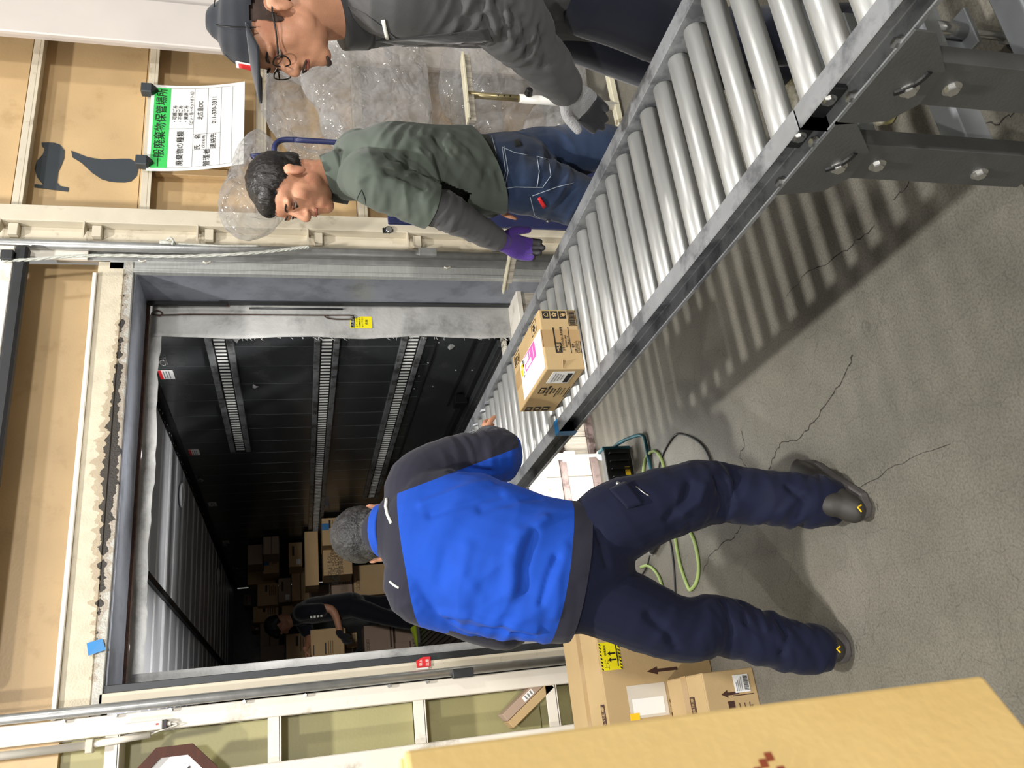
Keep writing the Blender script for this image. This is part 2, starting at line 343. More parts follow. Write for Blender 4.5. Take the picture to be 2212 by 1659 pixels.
# panels over the door
bx('panel', -.02, 2.45, 4.0, 4.04, 2.56, 3.3, T, wb, 0); bx('panel', -.02, 2.45, 4.0, 4.04, 3.304, 4.8, T, wb, 0)
# bay right of the door
for a, b_ in ((0, .62), (.624, 1.24), (1.244, 1.80), (1.804, 2.41), (2.414, 3.02), (3.024, 4.8)):
    bx('panel', 2.6, 5.6, 4.0, 4.04, a, b_, T, wb, 0)
for z in (.62, 1.24, 1.79, 2.383, 2.985, 3.6):
    bx('wall_rail', 2.69, 5.6, 3.90, 4.0, z-.035, z, M['post_paint'], wb, .003)
    bx('rail_lip', 2.69, 5.6, 3.90, 3.905, z-.05, z-.035, M['post_paint'], wb, .001)
# small box section behind the sign, wire tie and slip of paper on the rail
bx('panel_rib', 3.02, 3.07, 3.965, 4.0, 1.95, 2.33, T, wb, .003)
# steel column, nearer than the wall
cb = setting('trim_2', (4.0, 3.8, 0))
bx('column_flange', 3.70, 4.02, 3.70, 3.73, 0, 4.8, M['column_paint'], cb, .006)
bx('column_web', 3.85, 3.87, 3.73, 3.90, 0, 4.8, M['column_paint'], cb, .003)
bx('column_flange', 4.03, 4.34, 3.76, 3.79, 0, 4.8, M['column_paint'], cb, .006)
# post right of the door with stiffener brackets
bx('door_post', 2.605, 2.70, 3.84, 4.0, 0, 4.8, M['post_paint'], wb, .004)
bx('post_web', 2.50, 2.605, 3.90, 3.93, 0, 4.8, M['post_paint'], wb, .002)
for z in (.52, .98, 1.52, 2.08, 2.62, 3.0):
    mb = MB(); mb.prism([(0,0),(.1,0),(0,.07)], (2.61, 3.84, z), (-1,0,0), (0,1,0), (0,0,.008)); mb.build('stiffener', M['post_paint'], wb)
    bx('bracket', 2.535, 2.60, 3.86, 3.90, z-.075, z-.03, M['post_paint'], wb, .003)
# built-up column left of the door: two posts tied by batten rails, panel behind
bx('door_post', .165, .243, 3.88, 3.98, 0, 4.8, M['white_paint'], wb, .003)
bx('door_post', -.26, -.012, 3.86, 3.98, 0, 4.8, M['white_paint'], wb, .004)
for a, b_ in ((0, .5), (.504, 1.10), (1.104, 1.72), (1.724, 2.35), (2.354, 4.8)):
    bx('panel', -.012, .165, 4.03, 4.06, a, b_, M['green_panel'], wb, 0)
for z in (.50, 1.115, 1.735, 2.367, 3.0):
    bx('batten', -.012, .165, 3.90, 4.03, z-.055, z-.045, M['white_paint'], wb, .001)
    bx('batten', -.012, .165, 3.90, 3.906, z-.05, z, M['white_paint'], wb, .001)
bx('panel', -3.5, -.26, 3.96, 4.0, 0, 4.8, M['green_panel'], wb, 0)

# ------------------------------------------------------------------ dock door frame
dr = setting('door_1', (1.3, 3.9, 0))
bx('header_beam', .245, 2.405, 3.89, 4.0, 2.43, 2.552, M['header_beige'], dr, .004)
bx('drip_edge', .245, 2.33, 3.872, 4.0, 2.552, 2.57, M['white_paint'], dr, .002)
bx('header_strip', .245, 2.405, 3.885, 4.0, 2.386, 2.428, M['strip_alu'], dr, .003)
bx('soffit', .30, 2.356, 3.91, 4.22, 2.376, 2.388, M['jamb_grey'], dr, .001)
bx('jamb', 2.356, 2.372, 3.91, 4.22, 0, 2.386, M['jamb_grey'], dr, .001)
bx('jamb_edge', 2.340, 2.362, 3.878, 3.912, 0, 2.386, M['alu'], dr, .002)
bx('jamb_strip', 2.362, 2.415, 3.89, 3.93, 0, 2.5, M['alu'], dr, .002)
bx('guide_channel', 2.415, 2.50, 3.90, 3.93, 0, 2.75, M['galv'], dr, .002)
MB().cyl((2.475, 3.86, 0), (2.475, 3.86, 4.6), .026, n=20).build('door_track', M['galv'], dr, smooth=True)
bx('track_plate', 2.405, 2.46, 3.872, 3.89, 2.60, 2.96, M['white_paint'], dr, .002)
for z in (.75, 2.02, 2.33):
    MB().tube(smoothpath([(2.415, 3.888, z), (2.405, 3.884, z+.02), (2.412, 3.884, z+.035)], 3), .004, 6).build('weld_bead', M['white_paint'], dr)
bx('track_clip', 2.455, 2.50, 3.825, 3.85, .83, .93, M['galv'], dr, .003)
lk = thing('lock_cylinder', 'round chrome lock cylinder on the cream post beside the green sleeve', 'lock', (2.655, 3.838, 1.1))
q = ay(838, 497, 3.838)
bx('lock_plate', q.x-.022, q.x+.012, 3.832, 3.84, q.z+.006, q.z+.03, M['black'], lk, .002)
MB().cyl((q.x-.004, 3.84, q.z-.004), (q.x-.004, 3.822, q.z-.004), .017, n=20).build('cylinder', M['bolt'], lk, bevel=.002)
MB().tube([(q.x-.004+.021*math.cos(a), 3.829, q.z-.004+.021*math.sin(a)) for a in [2*PI*k/20 for k in range(20)]], .003, 6, closed=True).build('ring', M['dark_steel'], lk, smooth=True)
# left side
bx('jamb', .345, .357, 3.90, 4.22, 0, 2.386, M['jamb_grey'], dr, .001)
bx('jamb_strip', .328, .360, 3.895, 3.92, 0, 2.386, M['dark_steel'], dr, .002)
bx('jamb_strip', .286, .328, 3.885, 3.92, 0, 2.40, M['post_paint'], dr, .002)
bx('guide_channel', .270, .290, 3.878, 3.90, 0, 2.62, M['galv'], dr, .002)
MB().cyl((.266, 3.845, 0), (.266, 3.845, 4.6), .0195, n=20).build('door_track', M['galv'], dr, smooth=True)
for z in (1.05, 1.22, 1.58, 1.83, 2.12, 2.33, 2.52):
    MB().cyl((.236, 3.872, z), (.236, 3.858, z), .008, n=6).build('bolt', M['bolt'], dr)
bx('track_clip', .236, .275, 3.818, 3.85, .845, .94, M['dark_steel'], dr, .003)
# raised door leaf with rubber seal
bx('door_leaf', .29, 2.43, 3.80, 3.84, 2.905, 4.6, M['white_paint'], dr, .004)
bx('rubber_seal', .29, 2.43, 3.79, 3.845, 2.845, 2.905, M['rubber'], dr, .012)
# pull rope and pulley hook
hook = ay(12, 550, 3.78)
MB().tube(smoothpath([hook+V((0,0,.06)), hook+V((.02,0,.02)), hook, hook+V((-.02,0,-.02))], 4), .007, 8).build('pulley_hook', M['bolt'], dr, smooth=True)
bx('pulley_bracket', hook.x-.03, hook.x+.025, 3.77, 3.80, hook.z-.035, hook.z+.02, M['dark_steel'], dr, .004)
rp = smoothpath([ay(x, y, 3.79) for x, y in ((5,563),(60,561),(150,554),(250,552),(350,554),(450,552),(540,547),(600,541),(640,536),(668,533))], 8)
mb = MB()
for ph in (0, 2.094, 4.189):
    pts = []
    for i, p in enumerate(rp):
        a = ph+i*.9; pts.append(p+V((math.cos(a)*.0045, math.sin(a)*.0045, 0)))
    mb.tube(pts, .005, 6)
tag(mb.build('pull_rope', M['rope'], smooth=True), 'thick white twisted pull rope hanging along the door track near the green-shirted person', 'rope')
r2 = [ay(x, y, 3.83) for x, y in ((375,526),(420,528),(480,531),(560,531))]
tag(MB().tube(smoothpath(r2, 6), .005, 6).tube([ay(345,523,3.82), ay(378,525,3.82)], .009, 8).tube(smoothpath([ay(360,518,3.82), ay(368,514,3.80), ay(374,520,3.80), ay(372,528,3.82)], 4), .006, 6)
    .build('tie_rope', M['rope'], smooth=True), 'short thin rope end with metal crimp tied behind the door track near the sign', 'rope')
# side sensor on the left post
ss = thing('door_sensor', 'white box sensor with a black end on the door post near the octagonal clock', 'sensor', (.19, 3.86, 2.2))
p0 = ay(315, 1567, 3.86)
mb = MB().box(p0.x-.022, p0.x+.016, 3.845, 3.88, p0.z-.065, p0.z+.075); mb.build('case', M['white_paint'], ss, bevel=.003)
MB().box(p0.x-.020, p0.x+.014, 3.848, 3.879, p0.z-.082, p0.z-.065).build('end_cap', M['black'], ss, bevel=.002)
MB().cyl((p0.x-.002, 3.862, p0.z-.082), (p0.x-.002, 3.862, p0.z-.095), .009).build('gland', M['white_paint'], ss, smooth=False)
MB().box(p0.x-.004, p0.x+.003, 3.843, 3.846, p0.z-.05, p0.z-.04).build('lamp_window', M['label_red'], ss)
cn = thing('conduit', 'white painted conduit pipe with a clamp beside the octagonal clock', 'pipe', (.13, 3.86, 2.3))
ca, cb2, cc = ay(0, 1637, 3.87), ay(190, 1610, 3.87), ay(325, 1587, 3.87)
MB().cyl(ca+V((0,0,1)), cb2, .016).build('pipe', M['white_paint'], cn, smooth=True)
MB().cyl(cb2, cc, .013).build('pipe', M['white_paint'], cn, smooth=True)
MB().box(cb2.x-.03, cb2.x+.022, 3.85, 3.892, cb2.z-.022, cb2.z+.006).build('clamp', M['post_paint'], cn, bevel=.003)
MB().tube(smoothpath([cc, cc+V((.01,0,-.03)), p0+V((-.01,.0,-.12)), p0+V((-.002,0,-.095))], 5), .003, 6).build('wire', M['white_paint'], cn, smooth=True)
# octagonal clock at the very edge of the picture
ck = thing('wall_clock', 'dark brown octagonal wooden wall clock cut off by the picture edge', 'clock', (0, 3.8, 2.1))
cc = ay(372, 1708, 3.82); R_ = .178
oc = [(R_*math.cos(PI/8+k*PI/4), R_*math.sin(PI/8+k*PI/4)) for k in range(8)]; oi = [(a*.76, b_*.76) for a, b_ in oc]
vs = [];
for dy, ring in ((0, oc), (-.03, oc), (-.03, oi), (0, oi)): vs += [(cc.x+a, 3.86+dy, cc.z+b_) for a, b_ in ring]
fs = [(r*8+k, r*8+(k+1) % 8, (r+1) % 4*8+(k+1) % 8, (r+1) % 4*8+k) for r in range(4) for k in range(8)]
MB().add(vs, fs).build('frame', M['clock_brown'], ck, fix=True)
MB().prism(oi, (cc.x, 3.86, cc.z), (1,0,0), (0,0,1), (0,-.008,0)).build('dial', M['paper'], ck)
for ang, ln in ((.5, .07), (2.2, .1)):
    MB().bar((cc.x, 3.85, cc.z), (cc.x+math.sin(ang)*ln, 3.85, cc.z+math.cos(ang)*ln), (1,.3,0), .004, .0015).build('hand', M['print_black'], ck)

# ------------------------------------------------------------------ dock seal around the truck
sl = thing('dock_seal', 'grey canvas dock shelter flap with frayed edge around the truck opening', 'dock seal', (1.3, 4.25, .2))
def flap(u, v):
    z = .2+v*2.15; x = 2.372+(2.16+.008*math.sin(z*9)+.006*noise.noise(V((z*6, 1, 0)))-2.372)*u
    return V((x, 4.25+.008*noise.noise(V((x*5, z*3, 2)))+.01*u, z))
MB().grid(flap, 10, 60).build('side_flap', M['canvas'], sl, smooth=True, solid=.004)
def lflap(u, v):
    z = .2+v*2.15; return V((.34+u*.09, 4.25+.006*noise.noise(V((u*2, z*3, 5))), z))
MB().grid(lflap, 6, 40).build('side_flap', M['canvas'], sl, smooth=True, solid=.004)
mb = MB(); pts = [(.36+i*.05, 4.30+.004*math.sin(i*.9), 2.342-.006*math.sin(i*.35)) for i in range(40)]
mb.tube(pts, [.036+.003*math.sin(i*1.3)+.002*math.sin(i*2.9) for i in range(40)], 14); mb.build('top_roll', M['canvas'], sl, smooth=True)
bx('rust_bar', .35, 2.36, 4.225, 4.245, 2.36, 2.392, M['rust'], sl, .003)
for k in range(9): MB().cyl((.45+k*.22, 4.262, 2.378), (.45+k*.22, 4.25, 2.378), .007, n=8).build('rivet', M['black'], sl)
bx('rust_bar', 2.345, 2.36, 4.225, 4.245, 1.95, 2.38, M['rust'], sl, .002)
MB().box(2.335, 2.352, 4.20, 4.225, 1.96, 2.37).build('slot_plate', M['black'], sl)
rodp = [ay(x, y, 4.235) for x, y in ((330,678),(345,682),(350,675),(338,671),(332,680),(420,679),(560,680),(700,681),(755,681),(764,684),(760,689),(735,690),(718,689),(706,686),(700,681))]
MB().tube(smoothpath(rodp, 5), .0035, 6).build('hook_rod', M['rust'], sl, smooth=True)
rod2 = [ay(538,666,4.235), ay(740,668,4.235)]
MB().tube(rod2, .005, 8).build('rod', M['dark_steel'], sl, smooth=True)
MB().box(2.350, 2.356, 4.19, 4.232, .2, 2.0).build('edge_strip', M['dark_steel'], sl)
rn = random.Random(5); mb = MB()
for k in range(46):
    z = rn.uniform(.3, 1.9); a = V((2.162, 4.258, z)); d = V((-rn.uniform(.005,.022), 0, rn.uniform(-.03,.012)))
    mb.tube([a, a+d*.5+V((0,0,.002)), a+d], .0008, 4)
fr = mb.build('frayed_threads', M['paper'], sl); fr['kind'] = 'stuff'
# yellow caution sticker on the flap
q = ay(780, 696, 4.245)
sk = thing('caution_sticker', 'yellow caution sticker with small black print on the grey side flap', 'sticker', q)
MB().box(q.x-.038, q.x+.038, 4.246, 4.2485, q.z-.062, q.z+.062).build('sheet', M['hazard_yellow'], sk)
MB().box(q.x-.034, q.x+.034, 4.2445, 4.246, q.z+.036, q.z+.058).build('black_band', M['print_black'], sk)
UX, UY = (1,0,0), (0,0,1)
text('heading', '⚠注意', .018, M['print_white'], sk, (0,-.0022,.047), UX, UY)
for k, s_ in enumerate(('エアーバッグ', 'に荷物を当て', 'ないで下さい', '危険')):
    text('print_line', s_, .011 if k < 3 else .016, M['print_black'], sk, (0,-.0002,.024-.016*k-(.008 if k == 3 else 0)), UX, UY)

# ------------------------------------------------------------------ truck box
tk = thing('truck', 'dark-walled refrigerated truck box backed up to the dock door', 'truck', (1.14, 4.3, .36))
XT, ZB, ZC, YE = 2.28, .36, 2.49, 12.4
bx('floor_panel', 0, XT+.05, 4.3, YE, ZB-.1, ZB, M['truck_floor'], tk, 0)
rib = MB().box(0, .016, 0, 8.0, 0, .012).build('floor_rib', M['truck_floor'], tk, local=True); rib.location = (-1.1, .05, 0)
for i in range(1, 50): inst(rib, tk, (i*.0455, 0, 0))
bx('rear_sill', .30, 2.34, 4.30, 4.36, .337, ZB+.02, M['mottled'], tk, .003)
bx('side_wall', -.05, 0, 4.34, YE, ZB, ZC, M['truck_wall'], tk, 0)
bx('end_wall', 0, XT, YE, YE+.05, ZB, ZC, M['truck_wall'], tk, 0)
bx('side_wall', XT+.012, XT+.06, 4.34, YE, ZB, ZC+.1, M['truck_wall'], tk, 0)
pan = MB().box(0, .012, .0015, .2745, 0, ZC-ZB-.02).build('wall_panel', M['truck_wall'], tk, local=True, bevel=.0015)
pan.location = (XT-1.14, .04, .01)
for i in range(1, 29): inst(pan, tk, (0, i*.276, 0))
seam = MB().box(0, .002, 0, .0025, 0, ZC-ZB-.02).build('seam_strip', M['seam_grey'], tk, local=True); seam.location = (XT-1.14-.001, .038, .01)
for i in range(1, 29): inst(seam, tk, (0, i*.276, 0))
bx('ceiling_panel', -.05, XT+.06, 4.34, YE, ZC, ZC+.04, M['truck_ceiling'], tk, 0)
cr = MB().box(0, XT, 0, .005, -.0015, 0).build('ceiling_rib', M['truck_ceiling_rib'], tk, local=True); cr.location = (-1.14, .30, ZC-ZB)
yy = .3; first = True
for g in range(20):
    for j in range(5 if g % 2 == 0 else 3):
        if not first: inst(cr, tk, (0, yy-.3+j*.024, 0))
        first = False
    yy += .36
bx('ceiling_bar', 1.07, 1.115, 4.5, 12.0, ZC-.03, ZC, M['truck_track_dark'], tk, .004)
bx('corner_angle', XT-.06, XT, 4.36, YE, ZC-.006, ZC, M['truck_track_dark'], tk, 0)
bx('corner_angle', XT-.006, XT, 4.36, YE, ZC-.05, ZC, M['truck_track_dark'], tk, 0)
rv = MB().ell((0,0,0), (.006,.006,.003), nu=8, nv=4).build('rivet', M['alu'], tk, local=True); rv.location = (XT-.045-1.14, .3, ZC-.007-ZB)
for i in range(1, 60): inst(rv, tk, (.02*(i % 2), i*.11, 0))
for px, py in ((390,1070), (470,1245)):
    p = az(px, py, ZC-.01); lo = MB().cyl(p, p-V((0,0,.012)), .085, n=24).build('ceiling_lens', M['truck_ceiling'], tk, smooth=False)
    vs = [(p.x+.09*math.cos(a), p.y+.09*math.sin(a), p.z-.012) for a in [2*PI*k/28 for k in range(28)]]
    MB().tube(vs, .008, 6, closed=True).build('lens_ring', M['truck_ceiling_rib'], lo, smooth=True)
# cargo tracks: two metal strips, dark channel, bright slots
def cargo_track(z0, z1, y1, n0):
    h = z1-z0; e = h*.24; par = bx('cargo_track', XT-.010, XT, 4.36, y1, z0+e, z1-e, M['truck_track_dark'], tk, 0)
    bx('track_strip', XT-.022, XT, 4.36, y1, z1-e, z1, M['truck_track'], par, .003)
    bx('track_strip', XT-.022, XT, 4.36, y1, z0, z0+e, M['truck_track'], par, .003)
    s0 = MB().box(0, .003, 0, .021, 0, h*.40).build('slot', M['slot_bright'], par, local=True, bevel=.001); s0.location = V((XT-.0125, 4.40, z0+h*.30))-wloc(par)
    k = 1
    while 4.40+k*.048 < y1-.03 and k < 104: inst(s0, par, (0, k*.048, 0)); k += 1
cargo_track(1.95, 2.105, 6.46, 0)
cargo_track(1.336, 1.487, 9.3, 0)
cargo_track(.815, .968, 8.0, 0)
bx('kick_plate', XT-.008, XT, 4.36, 11, ZB, .735, M['truck_wall'], tk, .002)
bx('kick_ridge', XT-.016, XT, 4.36, 11, .735, .75, M['truck_track_dark'], tk, .003)
bx('kick_ridge', XT-.016, XT, 4.36, 5.6, .49, .515, M['truck_track_dark'], tk, .003)
bx('base_rail', XT-.07, XT, 4.36, 11, ZB, .43, M['truck_track_dark'], tk, .004)
bx('base_rail', XT-.13, XT-.08, 4.36, 11, ZB, .40, M['truck_wall'], tk, .004)
q = ax(1003, 862, XT-.06); bx('rail_block', XT-.11, XT-.04, q.y-.05, q.y+.06, .41, .50, M['black'], tk, .004)
for px, py in ((948,740),(925,784),(905,812),(985,800),(1020,800),(895,840),(935,835)):
    p = ax(px, py, XT-.010); MB().ell(p, (.004,.006,.006), nu=8, nv=5).build('rivet', M['alu'], tk)
# labels, rings and torn tape on the truck wall
def wlabel(px, py, w, h, band, lab):
    p = ax(px, py, XT-.004); o = thing('wall_sticker', lab, 'sticker', p)
    MB().box(XT-.006, XT-.004, p.y-w/2, p.y+w/2, p.z-h/2, p.z+h/2).build('sheet', M['paper'], o)
    if band: MB().box(XT-.0075, XT-.006, p.y-w/2, p.y+w/2, p.z+h*.28, p.z+h/2).build('red_band', M['label_red'], o)
    for k in range(3): MB().box(XT-.0075, XT-.006, p.y-w*.4, p.y+w*.4, p.z+h*(.12-.18*k), p.z+h*(.18-.18*k)).build('print_line', M['grey_print'], o)
wlabel(360, 809, .13, .085, True, 'white sticker with red band high on the truck wall, nearest the door')
wlabel(420, 977, .13, .075, True, 'white sticker with red band high on the truck wall, halfway in')
wlabel(459, 1089, .13, .075, False, 'plain white sticker high on the truck wall above the cartons')
wlabel(488, 1171, .15, .07, False, 'dim white sticker near the truck ceiling, third one in')
wlabel(508, 1228, .15, .06, False, 'faint white sticker near the truck ceiling, farthest one in')
for px, py, nm, lab in ((352,783,'','chrome lashing ring on the truck wall nearest the door'), (433,1037,'','chrome lashing ring on the truck wall beyond the upper track'), (486,1178,'','chrome lashing ring deep inside the truck near the ceiling')):
    p = ax(px, py, XT-.012); o = thing('lashing_ring', lab, 'ring', p, group='lashing rings')
    MB().box(XT-.006, XT, p.y-.05, p.y+.05, p.z-.022, p.z+.022).build('plate', M['truck_track'], o, bevel=.003)
    MB().tube([(XT-.014, p.y+.038*math.cos(a), p.z+.016*math.sin(a)) for a in [2*PI*k/20 for k in range(20)]], .005, 6, closed=True).build('loop', M['bolt'], o, smooth=True)
for k, (px, py, lab) in enumerate(((973,748,'crumpled piece of clear tape stuck low on the truck wall'), (550,834,'torn grey tape scrap between the upper and middle cargo tracks'), (511,731,'torn grey tape scrap beside the upper cargo track at the flap'))):
    p = ax(px, py, XT-.006); rn = random.Random(k); mb = MB(); n = 7
    pts = [(XT-.006-rn.uniform(0,.008), p.y+.045*rn.uniform(.4,1)*math.cos(a), p.z+.028*rn.uniform(.4,1)*math.sin(a)) for a in [2*PI*i/n for i in range(n)]]
    mb.add([(XT-.014, p.y, p.z)]+pts, [(0, 1+i, 1+(i+1) % n) for i in range(n)])
    tag(mb.build('tape_scrap', M['canvas'], solid=.001), lab, 'tape')
# ------------------------------------------------------------------ roller conveyor, three bolted sections
RX0, RX1, RZ, RR = 1.045, 1.555, .6185, .0285
def rail_prism(name, x_out, x_in, y0, y1, par):
    s = 1 if x_in > x_out else -1; wd = abs(x_in-x_out); t = .004; h = .073
    poly = [(0,0),(wd,0),(wd,h),(0,h),(0,h-t),(wd-t,h-t),(wd-t,t),(t,t),(t,.013),(0,.013)]
    return MB().prism(poly, (x_out, y0, .585), (s,0,0), (0,0,1), (0,y1-y0,0)).build(name, M['rail'], par, bevel=.002, fix=True)
def make_roller(par, y):
    a = wloc(par); mb = MB(); n = 20; prof = [(0,.007),(0,.024),(.003,.0265),(.006,RR),(RX1-RX0-.006,RR),(RX1-RX0-.003,.0265),(RX1-RX0,.024),(RX1-RX0,.007)]
    vs = []; fs = []
    for i, (px, r) in enumerate(prof): vs += [(px, r*math.cos(2*PI*k/n), r*math.sin(2*PI*k/n)) for k in range(n)]
    for i in range(len(prof)-1): fs += [(i*n+k, (i+1)*n+k, (i+1)*n+(k+1) % n, i*n+(k+1) % n) for k in range(n)]
    o = MB().add(vs, fs).build('roller', M['roller'], par, smooth=True, local=True, fix=True); o.location = V((RX0, y, RZ))-a
    ax_ = MB().cyl((-.008,0,0), (RX1-RX0+.008,0,0), .006, n=8).build('axle', M['bolt'], o, local=True)
    return o, ax_
protoR = None
def section(y0, y1, label, ys):
    global protoR
    o = thing('roller_conveyor', label, 'conveyor', (1.3, (y0+y1)/2, .585), group='bolted roller conveyor sections')
    rail_prism('side_rail', .99, 1.04, y0, y1, o); rail_prism('side_rail', 1.61, 1.56, y0, y1, o)
    for y in ys:
        if protoR is None: protoR = make_roller(o, y); continue
        r = protoR[0].copy(); col.objects.link(r); r.parent = o; r.location = V((RX0, y, RZ))-wloc(o)
        a = protoR[1].copy(); col.objects.link(a); a.parent = r
    return o
Y0 = 1.358
cA = section(.10, 1.068, 'near roller conveyor section on dark steel legs at the picture edge', [Y0-.1*k for k in range(4, 13)])
cB = section(1.072, 2.745, 'middle roller conveyor section carrying the small carton', [Y0+.1*k for k in range(-2, 14)])
cC = section(2.75, 6.2, 'far roller conveyor section reaching into the truck', [Y0+.1*k for k in range(14, 48)])
RXx = [Y0-.1*3]
r = protoR[0].copy(); col.objects.link(r); r.parent = cA; r.location = V((RX0, Y0-.1*3-.012, RZ))-wloc(cA)
def hexbolt(par, p, axis, r=.009, h=.008, washer=True):
    p = V(p); axis = V(axis).normalized(); b = MB().cyl(p, p+axis*h, r, n=6).build('bolt', M['bolt'], par)
    if washer: MB().cyl(p-axis*.001, p+axis*.002, r*1.5, n=14).build('washer', M['bolt'], b)
for px, py in ((1584,445),(1275,840)):
    p = ax(px, py, 1.034); hexbolt(cB if py < 800 else cC, (1.036, p.y, p.z), (-1,0,0), .008)
for px, py in ((1672,400),(1745,314),(1820,216),(1920,98)):
    p = ax(px, py, .99); hexbolt(cB if py > 300 else cA, (.997, p.y, .592), (0,0,1), .009, .012)
bx('splice_plate', 1.022, 1.036, .99, 1.16, .592, .65, M['dark_steel'], cA, .002)
for y in (1.02, 1.125): hexbolt(cA, (1.022, y, .615), (-1,0,0), .010)
# legs, brackets and cross members
def leg(par, x, y, s):
    w_ = .052
    mb = MB(); t = .004; poly = [(-w_,0),(w_,0),(w_,.04),(w_-t,.04),(w_-t,t),(-w_+t,t),(-w_+t,.04),(-w_,.04)]
    l_ = MB().prism(poly, (x, y, .02), (0,1,0), (s,0,0), (0,0,.50)).build('leg', M['leg_steel'], par, bevel=.001, fix=True)
    MB().cyl((x+s*.02, y, 0), (x+s*.02, y, .02), .035, n=16).build('foot', M['rubber'], l_)
    br = MB().prism([(-.115,.602),(.115,.602),(.095,.50),(.045,.465),(-.04,.478),(-.115,.56)], (x-s*.006, y+.0, 0), (0,1,0), (0,0,1), (s*.005,0,0)).build('bracket', M['leg_steel'], par, bevel=.001, fix=True)
    pts = [(x-s*.0065, y-.03+.062*math.cos(a), .575-.068*math.sin(a)) for a in [.55+k*.12 for k in range(10)]]
    MB().tube(pts, .006, 6).build('slot', M['black'], br)
    hexbolt(br, (x-s*.006, y+.012, .515), (-s,0,0), .012, .01)
    hexbolt(l_, (x, y+.005, .425), (-s,0,0), .012, .01); hexbolt(l_, (x, y+.012, .16), (-s,0,0), .012, .01)
for par, y in ((cB, 1.145), (cA, .925)):
    leg(par, .985, y, 1); leg(par, 1.615, y, -1)
    bx('cross_member', 1.0, 1.60, y-.03, y+.03, .135, .205, M['brace_steel'], par, .003)
    bx('cross_member', 1.0, 1.60, y-.02, y+.035, .42, .46, M['brace_steel'], par, .003)
# screw jack foot under the near section
jk = thing('screw_jack', 'screw jack with square steel housing and round foot under the near conveyor section', 'jack', (1.29, 1.07, 0))
jx, jy = 1.285, 1.066
bx('housing', jx-.035, jx+.035, jy+.0, jy+.065, .16, .46, M['brace_steel'], jk, .003)
bx('housing_plate', jx-.05, jx+.05, jy-.035, jy+.065, .16, .172, M['brace_steel'], jk, .002)
MB().cyl((jx, jy-.012, .02), (jx, jy-.012, .26), .010, n=14).build('spindle', M['bolt'], jk, smooth=True)
MB().cyl((jx, jy-.012, .172), (jx, jy-.012, .27), .018, n=18).build('sleeve', M['bolt'], jk, smooth=True)
MB().cyl((jx, jy-.012, .046), (jx, jy-.012, .062), .017, n=6).build('nut', M['bolt'], jk)
MB().cyl((jx, jy-.012, 0), (jx, jy-.012, .03), .034, .026, n=20).build('foot', M['rubber'], jk, smooth=True)
# white leg of the far section by the dock edge
fx, fy = 1.308, 3.99
MB().cyl((fx, fy, .17), (fx, fy, .585), .019, n=16).build('leg', M['cart_white'], cC, smooth=True)
MB().cyl((fx, fy, .012), (fx, fy, .2), .0095, n=12).build('leg_spindle', M['cart_white'], cC, smooth=True)
MB().cyl((fx, fy, 0), (fx, fy, .02), .032, .02, n=18).build('foot', M['cart_white'], cC, smooth=True)
bx('collar', fx-.024, fx+.024, fy-.024, fy+.024, .155, .215, M['cart_white'], cC, .003)
bx('cross_member', 1.03, 1.57, fy-.02, fy+.02, .58, .592, M['rail'], cC, .002)
for y in (2.9, 5.6): bx('cross_member', 1.03, 1.57, y-.02, y+.02, .572, .586, M['rail'], cC, .002)
for y in (1.75, 2.55): bx('cross_member', 1.03, 1.57, y-.02, y+.02, .572, .586, M['rail'], cB, .002)
for x in (1.04, 1.56):
    MB().cyl((x, 5.9, ZB), (x, 5.9, .60), .02, n=12).build('leg', M['leg_steel'], cC)
# blue tape over the far splice
y = 2.74
mb = MB().add([(.9895,y-.02,.584),(.9895,y+.025,.584),(.9895,y+.025,.6585),(.9895,y-.02,.6585),(1.041,y+.025,.6592),(1.041,y-.02,.6592)], [(0,1,2,3),(3,2,4,5)])
tag(mb.build('tape_strip', M['blue_tape'], solid=.0006), 'blue tape wrapped over the conveyor rail joint beside the blue sleeve', 'tape')

# ------------------------------------------------------------------ cartons
UXn, UZ = (1,0,0), (0,0,1)
def carton(label, loc, size, rz=0, mt='carton', tape='top', group=None, name='cardboard_box'):
    """origin at the bottom front-left corner... x along the front, y into depth, z up (local)"""
    o = thing(name, label, 'box', loc, rz, group); w_, d, h = size
    MB().box(0, w_, 0, d, 0, h).build('carton_body', M[mt], o, local=True, bevel=.004, seg=2)
    if tape:
        MB().box(.004, w_-.004, .004, d/2-.0015, h-.001, h+.0025).build('flap', M[mt], o, local=True, bevel=.001)
        MB().box(.004, w_-.004, d/2+.0015, d-.004, h-.001, h+.0025).build('flap', M[mt], o, local=True, bevel=.001)
        MB().box(-.0006, w_+.0006, d/2-.024, d/2+.024, h+.0026, h+.0032).build('tape', M['tape'], o, local=True)
        MB().box(-.0008, .0, d/2-.024, d/2+.024, h-.07, h+.003).build('tape', M['tape'], o, local=True)
        MB().box(w_, w_+.0008, d/2-.024, d/2+.024, h-.07, h+.003).build('tape', M['tape'], o, local=True)
    return o
def pr(o, x0, x1, z0, z1, mt='print_black', y=-.0006, name='print'):   # print on the front face
    return MB().box(x0, x1, y-.0004, y+.0006, z0, z1).build(name, M[mt], o, local=True)
def frame_print(o, x0, x1, z0, z1, t=.002, mt='print_black', y=-.0006):
    mb = MB()
    for a in ((x0,x1,z0,z0+t),(x0,x1,z1-t,z1),(x0,x0+t,z0,z1),(x1-t,x1,z0,z1)): mb.box(a[0],a[1],y-.0004,y+.0006,a[2],a[3])
    return mb.build('print_frame', M[mt], o, local=True)
